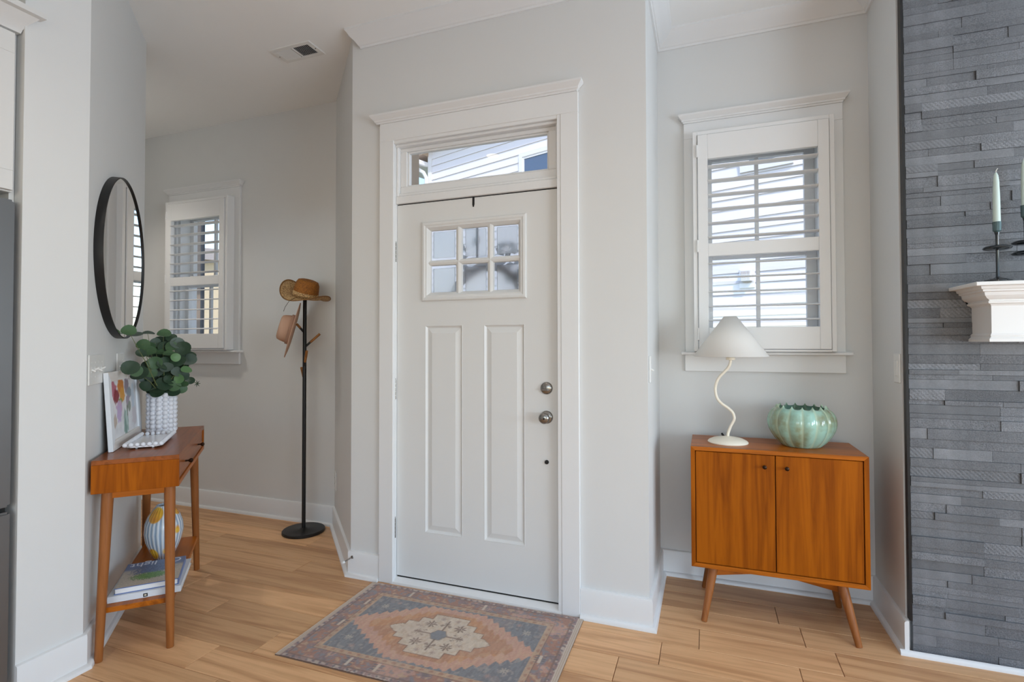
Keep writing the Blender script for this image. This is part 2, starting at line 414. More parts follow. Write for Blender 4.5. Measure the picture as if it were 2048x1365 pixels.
bx(-0.668, -0.652, WF, WY1, 0, 2.385, 'jamb', M_TRIM, t)
bx(-0.668, -0.650, 2.403, WF, 0, 2.383, 'jamb_edge', M_TRIM, t, 0.001)
bx(-1.583, -0.668, 2.405, WY1, 2.366, 2.385, 'head_jamb', M_TRIM, t)
bx(-1.583, -0.668, 2.422, WY1, 2.352, 2.366, 'head_stop', M_TRIM, t, 0.003)
bx(-1.583, -0.668, 2.428, WY1, 2.043, 2.085, 'transom_bar', M_TRIM, t, 0.003)
bx(-1.583, -0.668, 2.435, WY1, 2.085, 2.10, 'transom_bead', M_TRIM, t, 0.003)
bx(-1.583, -1.570, 2.43, WY1, 2.085, 2.366, 'side_stop', M_TRIM, t, 0.003)
bx(-0.681, -0.668, 2.43, WY1, 2.085, 2.366, 'side_stop', M_TRIM, t, 0.003)
mb = MB().add([(-1.60+X, 2.400-WF, 0.0), (-0.652+X, 2.400-WF, 0.0), (-0.652+X, 2.402-WF, 0.012), (-1.60+X, 2.402-WF, 0.012), (-1.60+X, 2.438-WF, 0.026), (-0.652+X, 2.438-WF, 0.026), (-0.652+X, WY1-WF, 0.02), (-1.60+X, WY1-WF, 0.02), (-1.60+X, WY1-WF, 0), (-0.652+X, WY1-WF, 0)],
        [(0, 1, 2, 3), (3, 2, 5, 4), (4, 5, 6, 7), (7, 6, 9, 8), (1, 0, 8, 9), (0, 3, 4, 7, 8), (1, 9, 6, 5, 2)])
mb.build('threshold', M_TRIM, t)

# transom window ---------------------------------------------------
t = struct(thing('window_1', loc=(-1.126, 2.47, 2.236)), 'narrow transom window above the entry door')
def tb(x0, x1, y0, y1, z0, z1, nm, mat=M_TRIM, bev=0.003): return MB().box(x0+1.126, x1+1.126, y0-2.47, y1-2.47, z0-2.236, z1-2.236).build(nm, mat, t, bevel=bev)
tb(-1.570, -0.681, 2.452, 2.50, 2.332, 2.352, 'sash_rail'); tb(-1.570, -0.681, 2.452, 2.50, 2.10, 2.140, 'sash_rail')
tb(-1.570, -1.530, 2.452, 2.50, 2.14, 2.332, 'sash_stile'); tb(-0.725, -0.681, 2.452, 2.50, 2.14, 2.332, 'sash_stile')
for a, b, c, d in ((-1.530, -0.725, 2.323, 2.332), (-1.530, -0.725, 2.14, 2.149)): tb(a, b, 2.462, 2.488, c, d, 'glazing_bead', bev=0.002)
for a, b in ((-1.530, -1.521), (-0.734, -0.725)): tb(a, b, 2.462, 2.488, 2.149, 2.323, 'glazing_bead', bev=0.002)
tb(-1.53, -0.725, 2.478, 2.482, 2.14, 2.332, 'pane', M_GLASS, 0)

# entry door -------------------------------------------------------
def entry_door():
    x0, x1, z0, z1 = -1.581, -0.671, 0.034, 2.037
    cx = (x0+x1)/2; D = 2.44; TH = 0.044
    root = struct(thing('door_1', loc=(cx, D, 0)), 'white entry door with six frosted lites over two tall panels')
    L = (-1.425-cx, -0.834-cx, 1.507, 1.930)      # lite frame
    P = [(-1.409-cx, -1.187-cx, 0.281, 1.379), (-1.068-cx, -0.846-cx, 0.281, 1.379)]
    a, b = x0-cx, x1-cx
    mb = MB()
    # slab face assembled around the openings, one solid back
    def face(xa, xb, za, zb): mb.add([(xa, 0, za), (xb, 0, za), (xb, 0, zb), (xa, 0, zb)], [(0, 1, 2, 3)])
    l0, l1 = L[0]+0.012, L[1]-0.012; lz0, lz1 = L[2]+0.012, L[3]-0.012
    zs = [z0, P[0][2], P[0][3], lz0, lz1, z1]
    face(a, b, zs[0], zs[1])
    face(a, P[0][0], zs[1], zs[2]); face(P[0][1], P[1][0], zs[1], zs[2]); face(P[1][1], b, zs[1], zs[2])
    face(a, b, zs[2], zs[3]); face(a, l0, zs[3], zs[4]); face(l1, b, zs[3], zs[4]); face(a, b, zs[4], zs[5])
    # edges and back
    Y = TH
    mb.add([(a, 0, z0), (b, 0, z0), (b, 0, z1), (a, 0, z1), (a, Y, z0), (b, Y, z0), (b, Y, z1), (a, Y, z1)], [(0, 1, 5, 4), (1, 2, 6, 5), (2, 3, 7, 6), (3, 0, 4, 7)])
    for xa, xb, za, zb in ((a, b, z0, lz0), (a, b, lz1, z1), (a, l0, lz0, lz1), (l1, b, lz0, lz1)): mb.add([(xa, Y, za), (xb, Y, za), (xb, Y, zb), (xa, Y, zb)], [(3, 2, 1, 0)])
    mb.add([(l0, 0, lz0), (l1, 0, lz0), (l1, 0, lz1), (l0, 0, lz1), (l0, Y, lz0), (l1, Y, lz0), (l1, Y, lz1), (l0, Y, lz1)], [(0, 4, 5, 1), (1, 5, 6, 2), (2, 6, 7, 3), (3, 7, 4, 0)])
    slab = mb.build('slab', M_DOOR, root)
    for p in P:
        q = MB(); ring_panel(q, *p, [(0, 0), (0.003, -0.001), (0.006, 0.002), (0.012, 0.009), (0.016, 0.0095), (0.040, 0.002), (0.0415, 0.001)]); q.build('raised_panel', M_DOOR, slab)
    # lite frame: raised moulded surround, muntins, six panes
    fr = MB()
    prof = [(0.0, 0.0), (0.0, -0.006), (0.006, -0.013), (0.016, -0.014), (0.024, -0.010), (0.030, -0.010), (0.036, -0.004), (0.046, 0.006), (0.048, 0.016)]
    base = 0
    for ins, d in prof: fr.v += [(L[0]+ins, d, L[2]+ins), (L[1]-ins, d, L[2]+ins), (L[1]-ins, d, L[3]-ins), (L[0]+ins, d, L[3]-ins)]
    for i in range(len(prof)-1):
        for k in range(4):
            p_, q_ = i*4+k, i*4+(k+1) % 4; fr.f.append((p_, q_, q_+4, p_+4))
    fr.build('lite_frame', M_DOOR, root)
    gx0, gx1, gz0, gz1 = L[0]+0.044, L[1]-0.044, L[2]+0.034, L[3]-0.040
    xs = [gx0, -1.229-cx, -1.192-cx, -1.050-cx, -1.014-cx, gx1]; zz = [gz0, 1.695, 1.726, gz1]
    def munt(x0_, x1_, z0_, z1_):
        vert = (z1_-z0_) > (x1_-x0_); q = MB()
        pr = [(0.0, 0.016), (0.003, 0.004), (0.010, 0.000), (0.0185, -0.003)]
        for s_, d_ in pr:
            if vert: q.v += [(x0_+s_, d_, z0_), (x0_+s_, d_, z1_)]
            else: q.v += [(x0_, d_, z0_+s_*0.84), (x1_, d_, z0_+s_*0.84)]
        for s_, d_ in pr[::-1]:
            if vert: q.v += [(x1_-s_, d_, z0_), (x1_-s_, d_, z1_)]
            else: q.v += [(x0_, d_, z1_-s_*0.84), (x1_, d_, z1_-s_*0.84)]
        for i in range(len(pr)*2-1): q.f.append((2*i, 2*i+1, 2*i+3, 2*i+2))
        q.build('muntin', M_DOOR, root)
    munt(xs[1], xs[2], gz0-0.01, gz1+0.01); munt(xs[3], xs[4], gz0-0.01, gz1+0.01); munt(gx0-0.01, gx1+0.01, zz[1], zz[2])
    gm = bpy.data.materials.new('frosted_glass'); gm.use_nodes = True; n = gm.node_tree.nodes; l = gm.node_tree.links
    n.remove(n['Principled BSDF'])
    rf = n.new('ShaderNodeBsdfRefraction'); rf.inputs['Roughness'].default_value = 0.55; rf.inputs['IOR'].default_value = 1.35; rf.inputs[0].default_value = (1, 0.985, 0.96, 1)
    tl = n.new('ShaderNodeBsdfTranslucent'); tl.inputs[0].default_value = (0.95, 0.95, 0.95, 1)
    m2 = n.new('ShaderNodeMixShader'); m2.inputs[0].default_value = 0.35; l.new(rf.outputs[0], m2.inputs[1]); l.new(tl.outputs[0], m2.inputs[2]); l.new(m2.outputs[0], n['Material Output'].inputs[0])
    bvm = bpy.data.materials.new('bevelled_glass_edge'); bvm.use_nodes = True; n = bvm.node_tree.nodes; l = bvm.node_tree.links
    n.remove(n['Principled BSDF'])
    rf = n.new('ShaderNodeBsdfTransparent'); rf.inputs[0].default_value = (0.97, 0.97, 0.97, 1)
    gl = n.new('ShaderNodeBsdfTranslucent'); gl.inputs[0].default_value = (0.97, 0.97, 0.97, 1)
    m2 = n.new('ShaderNodeMixShader'); m2.inputs[0].default_value = 0.6; l.new(rf.outputs[0], m2.inputs[1]); l.new(gl.outputs[0], m2.inputs[2]); l.new(m2.outputs[0], n['Material Output'].inputs[0])
    for i in (0, 2, 4):
        for j in (0, 2):
            pa, pb, pc, pd = xs[i], xs[i+1], zz[j], zz[j+1]; e = 0.013
            q = MB().box(pa+e, pb-e, 0.018, 0.023, pc+e, pd-e)
            pane = q.build('pane', gm, root)
            q = MB(); q.v = [(pa-.004, 0.014, pc-.004), (pb+.004, 0.014, pc-.004), (pb+.004, 0.014, pd+.004), (pa-.004, 0.014, pd+.004), (pa+e, 0.018, pc+e), (pb-e, 0.018, pc+e), (pb-e, 0.018, pd-e), (pa+e, 0.018, pd-e)]
            q.f = [(0, 1, 5, 4), (1, 2, 6, 5), (2, 3, 7, 6), (3, 0, 4, 7)]
            q.build('bevelled_edge', bvm, pane)
    # hardware
    kx = -0.734-cx
    kn = MB().lathe([(0.0, -0.060), (0.012, -0.0595), (0.022, -0.056), (0.027, -0.048), (0.027, -0.040), (0.022, -0.033), (0.012, -0.027), (0.011, -0.014), (0.026, -0.012), (0.031, -0.007), (0.032, 0.0)], 28, (kx, 0, 0.922), (0, 1, 0)).build('door_knob', M_NICKEL, root, smooth=40)
    MB().lathe([(0.0, -0.0625), (0.0045, -0.062), (0.005, -0.058)], 12, (kx+0.004, 0, 0.922), (0, 1, 0)).build('lock_button', M_BLACK, kn)
    db = MB().lathe([(0.0, -0.014), (0.022, -0.014), (0.028, -0.010), (0.0305, -0.004), (0.031, 0.0)], 28, (kx, 0, 1.063), (0, 1, 0)).build('deadbolt', M_NICKEL, root, smooth=40)
    MB().box(kx-0.024, kx+0.016, -0.026, -0.012, 1.052, 1.062).build('thumb_turn', M_NICKEL, db, bevel=0.003)
    MB().lathe([(0.0, -0.012), (0.006, -0.011), (0.010, -0.006), (0.0105, 0.0)], 16, (kx, 0, 0.704), (0, 1, 0)).build('latch_screw', M_BLACK, root, smooth=40)
    for z in (1.779, 1.034, 0.289):
        h = MB()
        for k in range(5): h.cyl((a-0.006, -0.012, z-0.052+k*0.021), (a-0.006, -0.012, z-0.052+k*0.021+0.0195), 0.0065, seg=12)
        hg = h.build('hinge', M_NICKEL, root, smooth=40)
        MB().sphere((a-0.006, -0.012, z+0.056), 0.006, 10, 6).build('hinge_finial', M_NICKEL, hg, smooth=60)
    MB().box(a+0.002, b-0.002, 0.004, TH, 0.024, 0.0335).build('door_sweep', M_DARK, root)
    g = MB().box(b, b+0.0028, 0.004, TH, 0.034, 2.037); g.box(a, b, 0.004, TH, 2.0372, 2.042); g.build('gap_shade', M_DARK, root)  # near-black strips painted as the shade in the gaps around the slab
    return cx, D
entry_door()
# wreath hanger strap over the door and the wreath outside
t = tag(thing('wreath_hanger', 'black metal wreath hanger hooked over the top of the entry door', 'hanger', (-1.125, 2.44, 2.0)))
MB().prism([(-0.006, 0), (0.006, 0), (0.006, 0.038), (-0.006, 0.038)], 0, 0.001).xform(Matrix.Rotation(PI/2, 4, 'X')).xform(Matrix.Translation((0, -0.0005, 0))).add([(-0.006, -0.0015, 0), (0.006, -0.0015, 0), (0.0025, -0.0015, -0.012), (-0.0025, -0.0015, -0.012)], [(0, 1, 2, 3)]).build('front_hook', M_BLACK, t)
MB().box(-0.006, 0.006, 0.0, 0.048, 0.0372, 0.0388).build('top_bridge', M_BLACK, t)
MB().box(-0.006, 0.006, 0.046, 0.048, -0.30, 0.0372).build('back_strap', M_BLACK, t)
def wreath():
    r = tag(thing('wreath', 'twig wreath with dark leaves hanging outside behind the frosted door panes', 'wreath', (-1.10, 2.56, 1.49)))
    rg = random.Random(3); M_T = plain('twig', S(156, 124, 104), 0.8, var=0.2); M_LF = plain('wreath_leaf', S(124, 124, 124), 0.7, var=0.2)
    for k in range(7):
        ph = rg.uniform(0, 6); pts = []
        for i in range(41):
            a = 2*PI*i/40+ph; rr = 0.205+0.016*math.sin(5*a+k)+rg.uniform(-.004, .004); pts.append((rr*math.cos(a), 0.03*math.sin(3*a+k*1.3)*0.5, rr*math.sin(a)))
        MB().tube(pts, 0.006, 5).build('twig', M_T, r)
    for k in range(34):
        a = rg.choice([rg.uniform(0.9, 1.35), rg.uniform(1.7, 2.3), rg.uniform(0.4, 0.7)]); rr = rg.uniform(0.2, 0.36)
        c = Vector((rr*math.cos(a), rg.uniform(-.02, .02), rr*math.sin(a))); q = MB(); d = Vector((rg.uniform(-1, 1), rg.uniform(-.2, .2), rg.uniform(-.3, 1))).normalized(); sd = d.cross(Vector((0, 1, 0))).normalized()
        q.add([c, c+d*0.03+sd*0.016, c+d*0.065, c+d*0.03-sd*0.016, c+d*0.033+Vector((0, .006, 0))], [(0, 1, 4), (1, 2, 4), (2, 3, 4), (3, 0, 4)]); q.build('leaf', M_LF, r)
wreath()

# windows with plantation shutters ----------------------------------
def window(idx, ox, trim_name, lab_t, lab_s):
    t = struct(thing(trim_name, loc=(ox+0.27, WB, 1.2)), lab_t); o = (-(ox+0.27)+ox, -WB, -1.2)
    def b(x0, x1, y0, y1, z0, z1, nm, mat=M_TRIM, par=None, bev=0.002):
        return MB().box(x0+o[0], x1+o[0], y0+o[1], y1+o[1], z0+o[2], z1+o[2]).build(nm, mat, par or t, bevel=bev)
    b(-0.109, -0.02, 3.01, WB, 1.233, 2.41, 'casing_leg'); b(0.565, 0.656, 3.01, WB, 1.233, 2.41, 'casing_leg')
    b(-0.109, 0.656, 3.01, WB, 2.41, 2.497, 'head_casing')
    cm = cap_molding(-0.136+o[0], 0.683+o[0], -0.002, 2.497+o[2], 2.542+o[2], 0.048, t)
    b(-0.13, 0.682, 2.968, WB+0.05, 1.218, 1.234, 'stool', bev=0.004)
    b(-0.111, 0.657, 3.012, WB, 1.128, 1.218, 'apron')
    b(-0.02, 0.0, WB, WB+EXT, 1.234, 2.41, 'jamb'); b(0.545, 0.565, WB, WB+EXT, 1.234, 2.41, 'jamb'); b(0, 0.545, WB, WB+EXT, 2.39, 2.41, 'jamb')
    b(0, 0.545, WB+.05, WB+EXT+.03, 1.218, 1.25, 'sill')
    # double hung sashes
    w_ = struct(thing('window_%d' % idx, loc=(ox+0.27, WB+0.08, 1.2))); o = (-0.27, -(WB+0.08), -1.2)
    def s(y, z0, z1, gz0, gz1):
        for x0, x1 in ((0.0, 0.036), (0.497, 0.545)): b(x0, x1, y-.018, y+.018, z0, z1, 'sash_stile', M_TRIM, w_)
        b(0.036, 0.497, y-.018, y+.018, gz1, z1, 'sash_rail', M_TRIM, w_); b(0.036, 0.497, y-.018, y+.018, z0, gz0, 'sash_rail', M_TRIM, w_)
        b(0.256, 0.276, y-.012, y+.012, gz0, gz1, 'muntin', M_TRIM, w_)
        b(0.036, 0.256, y-.002, y+.002, gz0, gz1, 'pane', M_GLASS, w_, 0); b(0.276, 0.497, y-.002, y+.002, gz0, gz1, 'pane', M_GLASS, w_, 0)
    s(WB+0.105, 1.76, 2.39, 1.80, 2.30); s(WB+0.065, 1.25, 1.80, 1.31, 1.745)
    # shutter
    sh = thing('plantation_shutter', lab_s, 'shutter', (ox+0.27, 2.975, 1.234), group='plantation shutters'); o = (-0.27, -2.975, -1.234)
    Y0 = 2.935; E1 = 2.945
    b(-0.0615, -0.039, E1, 3.01, 1.238, 2.42, 'frame_side', M_SHUT, sh); b(0.583, 0.605, E1, 3.01, 1.238, 2.42, 'frame_side', M_SHUT, sh)
    b(-0.039, 0.583, E1, 3.01, 2.399, 2.42, 'frame_head', M_SHUT, sh); b(-0.039, 0.583, E1, 3.01, 1.236, 1.248, 'frame_sill', M_SHUT, sh)
    b(-0.0365, 0.014, Y0, 2.965, 1.250, 2.396, 'stile', M_SHUT, sh); b(0.531, 0.580, Y0, 2.965, 1.250, 2.396, 'stile', M_SHUT, sh)
    b(0.014, 0.531, Y0+.002, 2.963, 2.264, 2.396, 'top_rail', M_SHUT, sh); b(0.014, 0.531, Y0+.002, 2.963, 1.250, 1.363, 'bottom_rail', M_SHUT, sh); b(0.014, 0.531, Y0+.002, 2.963, 1.743, 1.811, 'middle_rail', M_SHUT, sh)
    lv = MB(); n_ = 14; hw, ht = 0.032, 0.0052
    pr = [(hw*math.cos(2*PI*k/n_), ht*math.sin(2*PI*k/n_)) for k in range(n_)]
    lv.add([(-0.2575, y, z) for y, z in pr]+[(0.2575, y, z) for y, z in pr], [tuple(range(n_)), tuple(range(2*n_-1, n_-1, -1))]+[(k, n_+k, n_+(k+1) % n_, (k+1) % n_) for k in range(n_)])
    first = None
    for zc, tilt in [(z, -0.03) for z in (2.223, 2.146, 2.070, 1.994, 1.919, 1.843)]+[(z, 0.09) for z in (1.705, 1.630, 1.554, 1.477, 1.403)]:
        p = Vector((0.2725+o[0], 2.958+o[1], zc+o[2]))
        if first is None: first = lv.build('louver', M_SHUT, sh, smooth=40); first.location = p; first.rotation_euler = (tilt, 0, 0)
        else:
            c = first.copy(); COL.objects.link(c); c.parent = sh; c.location = p; c.rotation_euler = (tilt, 0, 0)
    for z in (2.31, 1.80, 1.33): b(-0.043, -0.033, 2.930, 2.945, z-.033, z+.033, 'hinge', M_SHUT, sh, 0.002)
window(2, 0.0, 'trim_3', 'white casing of the alcove window', 'white plantation shutter above the wooden cabinet with lamp')
window(3, -4.015, 'trim_4', 'white casing of the foyer window', 'white plantation shutter in the foyer beyond the eucalyptus')

# fireplace wall of ledger stone ------------------------------------
def stone_mat():
    m, n, l, b = newmat('ledger_slate')
    tc = n.new('ShaderNodeTexCoord'); oi = n.new('ShaderNodeObjectInfo'); ge = n.new('ShaderNodeNewGeometry')
    ad = n.new('ShaderNodeMath'); l.new(oi.outputs['Random'], ad.inputs[0]); l.new(ge.outputs['Random Per Island'], ad.inputs[1])
    fr = n.new('ShaderNodeMath'); fr.operation = 'FRACT'; l.new(ad.outputs[0], fr.inputs[0])
    n1 = n.new('ShaderNodeTexNoise'); n1.inputs['Scale'].default_value = 14; n1.inputs['Detail'].default_value = 6
    l.new(tc.outputs['Object'], n1.inputs['Vector'])
    n2 = n.new('ShaderNodeTexNoise'); n2.inputs['Scale'].default_value = 230; n2.inputs['Detail'].default_value = 4; n2.inputs['Roughness'].default_value = 0.65; l.new(tc.outputs['Object'], n2.inputs['Vector'])
    # chiselled strips on some stones
    mp = n.new('ShaderNodeMapping'); mp.inputs['Rotation'].default_value = (0, 0.75, 0); l.new(tc.outputs['Object'], mp.inputs[0])
    wv = n.new('ShaderNodeTexWave'); wv.inputs['Scale'].default_value = 26; wv.inputs['Distortion'].default_value = 1.5; wv.bands_direction = 'X'; l.new(mp.outputs[0], wv.inputs['Vector'])
    ch = n.new('ShaderNodeMath'); ch.operation = 'GREATER_THAN'; ch.inputs[1].default_value = 0.91; l.new(fr.outputs[0], ch.inputs[0])
    rgh = n.new('ShaderNodeMath'); rgh.operation = 'PINGPONG'; rgh.inputs[1].default_value = 0.13; l.new(fr.outputs[0], rgh.inputs[0])       # some stones smooth, some rough
    rg2 = n.new('ShaderNodeMapRange'); rg2.inputs[2].default_value = 0.13; rg2.inputs[3].default_value = 0.25; rg2.inputs[4].default_value = 1.15; l.new(rgh.outputs[0], rg2.inputs[0])
    cen = n.new('ShaderNodeMath'); cen.operation = 'SUBTRACT'; cen.inputs[1].default_value = 0.5; l.new(n2.outputs['Fac'], cen.inputs[0])
    am = n.new('ShaderNodeMath'); am.operation = 'MULTIPLY'; l.new(cen.outputs[0], am.inputs[0]); l.new(rg2.outputs[0], am.inputs[1])
    mw = n.new('ShaderNodeMath'); mw.operation = 'MULTIPLY'; l.new(wv.outputs['Fac'], mw.inputs[0]); l.new(ch.outputs[0], mw.inputs[1])
    cw2 = n.new('ShaderNodeMath'); cw2.operation = 'MULTIPLY_ADD'; cw2.inputs[1].default_value = 0.16; l.new(mw.outputs[0], cw2.inputs[0]); l.new(am.outputs[0], cw2.inputs[2])
    cr = n.new('ShaderNodeValToRGB'); cr.color_ramp.elements[0].color = S(44, 47, 51); cr.color_ramp.elements[1].color = S(152, 154, 158)
    cr.color_ramp.elements[0].position = 0.1; cr.color_ramp.elements[1].position = 0.95
    mx = n.new('ShaderNodeMath'); mx.operation = 'MULTIPLY_ADD'; mx.inputs[1].default_value = 0.52; l.new(n1.outputs['Fac'], mx.inputs[0])
    m3 = n.new('ShaderNodeMath'); m3.operation = 'ADD'; m3.inputs[1].default_value = 0.28; l.new(cw2.outputs[0], m3.inputs[0]); l.new(m3.outputs[0], mx.inputs[2])
    l.new(mx.outputs[0], cr.inputs[0])
    hs = n.new('ShaderNodeHueSaturation'); vr = n.new('ShaderNodeMapRange'); vr.inputs[3].default_value = 0.66; vr.inputs[4].default_value = 1.05
    sh = n.new('ShaderNodeMath'); sh.operation = 'MULTIPLY'; sh.inputs[1].default_value = 7.3; l.new(fr.outputs[0], sh.inputs[0]); sf = n.new('ShaderNodeMath'); sf.operation = 'FRACT'; l.new(sh.outputs[0], sf.inputs[0])
    l.new(sf.outputs[0], vr.inputs[0]); l.new(vr.outputs[0], hs.inputs['Value']); l.new(cr.outputs[0], hs.inputs['Color']); l.new(hs.outputs[0], b.inputs['Base Color'])
    bp = n.new('ShaderNodeBump'); bp.inputs['Strength'].default_value = 0.9; bp.inputs['Distance'].default_value = 0.004
    l.new(cw2.outputs[0], bp.inputs['Height']); l.new(bp.outputs[0], b.inputs['Normal'])
    b.inputs['Roughness'].default_value = 0.55; b.inputs['Specular IOR Level'].default_value = 0.45
    return m
def fireplace():
    root = struct(MB().box(XA+0.121, 2.45, FY+0.021, WB-0.01, 0, CEIL).build('wall_fireplace', M_DARK), 'fireplace wall clad in dark ledger stone')
    mat = stone_mat(); rg = random.Random(11); z = 0.004; rest = MB(); cnt = 0
    row = 0; pj = 0.3
    while z < 2.93:
        if row % 4 == 0: pj = rg.choice([0.06, 0.11, 0.17, 0.24, 0.30])
        row += 1
        h = rg.choice([0.020, 0.026, 0.030, 0.036, 0.040, 0.044]); h = min(h, 2.935-z)
        if h < 0.012: break
        x = 0.788
        while x < 2.44:
            w_ = rg.uniform(0.12, 0.42) if x > 0.79 else (pj if (row//4) % 2 else rg.choice([0.08, 0.12, 0.2, 0.28, 0.36]))
            x1 = min(x+w_, 2.44); d = rg.choice([0.0, 0.001, 0.002, 0.003, 0.005, 0.008])
            g = 0.0003
            if x < 1.25 and cnt < 296:
                mb = MB(); mb.box(x+g-1.1, x1-g-1.1, -0.006-d, 0.02, g, h-g)
                o = mb.build('ledger_stone', mat, root, bevel=0.0006, loc=(1.1, FY, z)); cnt += 1
            else: rest.box(x+g, x1-g, FY-0.006-d, FY+0.02, z+g, z+h-g)
            x = x1
        z += h
    tag(rest.build('ledger_stone_field', mat, root), kind='stuff')
    MB().box(XA+0.004, 0.786, FY-0.016, FY+0.012, 0.1375, 2.93).build('edge_strip', M_BLACK, root)
    MB().sweep([(XA-0.034, FY-0.022), (2.44, FY-0.022)], [(0, 0), (0.014, 0), (0.0135, 0.008), (0.011, 0.014), (0.006, 0.018), (0, 0.02)], -1).build('shoe_molding', M_TRIM, root, smooth=30)
fireplace()

# ------------------------------------------------------------------ mantel with candles
M_MANTEL = plain('mantel_paint', S(228, 225, 221), 0.4, var=0.01)
def mantel():
    fy = FY-0.008; x1 = 2.14
    r = tag(thing('mantel_shelf', 'white crown-moulded mantel shelf on the dark stone wall', 'mantel', (1.53, fy, 1.284)))
    ox, oz = -1.53, -1.284
    MB().box(0.927+ox, x1+ox, 2.356-fy, 0, 1.489+oz, 1.503+oz).build('shelf_board', M_MANTEL, r, bevel=0.002)
    # stacked mouldings that wrap the left and right ends
    def wrap(prof, nm):
        # prof = [(inset from shelf edge, z)] ; front y inset uses the same amount scaled
        m = len(prof); vs = []
        for cx_, sgn in ((0.927, 1), (x1, -1)): pass
        for i in range(4):
            for ins, z in prof:
                xl = 0.927+ins+ox; xr = x1-ins+ox; yf = 2.356+ins*1.06-fy
                vs.append([(xl, 0, z+oz), (xl, yf, z+oz), (xr, yf, z+oz), (xr, 0, z+oz)][i])
        fs = [(i*m+k, i*m+k+1, (i+1)*m+k+1, (i+1)*m+k) for i in range(3) for k in range(m-1)]
        fs += [tuple(i*m for i in range(4)), tuple(i*m+m-1 for i in range(3, -1, -1)), tuple(range(m)), tuple(range(4*m-1, 3*m-1, -1))]
        MB().add(vs, fs).build(nm, M_MANTEL, r, smooth=25)
    wrap([(0.024, 1.489), (0.027, 1.479), (0.033, 1.477), (0.034, 1.470), (0.041, 1.468), (0.044, 1.456), (0.053, 1.446), (0.064, 1.441), (0.065, 1.437), (0.061, 1.434), (0.062, 1.428), (0.071, 1.424), (0.075, 1.418)], 'crown_molding')
    wrap([(0.075, 1.4185), (0.075, 1.315)], 'frieze_box')
    wrap([(0.073, 1.3155), (0.069, 1.308), (0.071, 1.303), (0.066, 1.297), (0.063, 1.294), (0.063, 1.284)], 'base_molding')
mantel()
M_SMOKE = None
def smoke_glass():
    m, n, l, b = newmat('smoky_glass'); b.inputs['Base Color'].default_value = S(38, 44, 48); b.inputs['Roughness'].default_value = 0.04
    b.inputs['Transmission Weight'].default_value = 0.35; b.inputs['IOR'].default_value = 1.45; b.inputs['Coat Weight'].default_value = 0.4
    return m
M_SMOKE = smoke_glass()
M_TEAL = plain('teal_glass', S(74, 96, 98), 0.12, spec=0.6, var=0.05)
M_CANDLE = plain('sage_wax', S(196, 212, 204), 0.5, var=0.02)
def candlestick(x, y, zcup0, zcup1, tip, discs, lab, lab2):
    z0 = 1.503
    r = tag(thing('candlestick', lab, 'candlestick', (x, y, z0), group='candlesticks on the mantel'))
    MB().lathe([(0.040, 0.0), (0.0425, 0.003), (0.041, 0.008), (0.030, 0.013), (0.014, 0.017), (0.006, 0.022)], 32).build('base', M_SMOKE, r, smooth=40)
    MB().lathe([(0.006, 0.022), (0.0052, 0.05), (0.0052, zcup0-z0-0.012), (0.008, zcup0-z0)], 20).build('stem', M_SMOKE, r, smooth=40)
    for zd in discs: MB().lathe([(0.006, -0.009), (0.028, -0.0085), (0.039, -0.005), (0.043, 0.0), (0.039, 0.005), (0.028, 0.0085), (0.006, 0.009)], 36, (0, 0, zd-z0)).build('disc', M_SMOKE, r, smooth=50)
    MB().lathe([(0.006, 0), (0.0125, 0.006), (0.0130, zcup1-zcup0), (0.0118, zcup1-zcup0), (0.0115, 0.012), (0.0, 0.012)], 24, (0, 0, zcup0-z0)).build('cup', M_TEAL, r, smooth=40)
    L = tip-zcup1
    c = tag(thing('taper_candle', lab2, 'candle', (x, y, zcup0+0.0122), group='taper candles')); b0 = zcup1-zcup0-0.0122
    MB().lathe([(0.0110, 0.0), (0.0112, b0), (0.0105, b0+L*0.5), (0.0088, b0+L*0.82), (0.0068, b0+L*0.93), (0.0030, b0+L*0.985), (0.0, b0+L)], 20).build('wax_body', M_CANDLE, c, smooth=50)
    MB().tube([(0, 0, b0+L-0.004), (0.001, 0, b0+L+0.006), (0.006, 0.0, b0+L+0.014)], 0.0012, 6).build('wick', plain('wick', S(225, 222, 214), 0.8), c)
candlestick(1.017, 2.42, 1.690, 1.729, 1.915, [1.632], 'smoky glass candlestick with one disc near the mantel end', 'pale sage taper candle nearer the mantel end')
candlestick(1.150, 2.53, 1.757, 1.806, 1.985, [1.663, 1.622], 'taller smoky glass candlestick with two discs at the photo edge', 'pale sage taper candle in the taller two-disc candlestick')

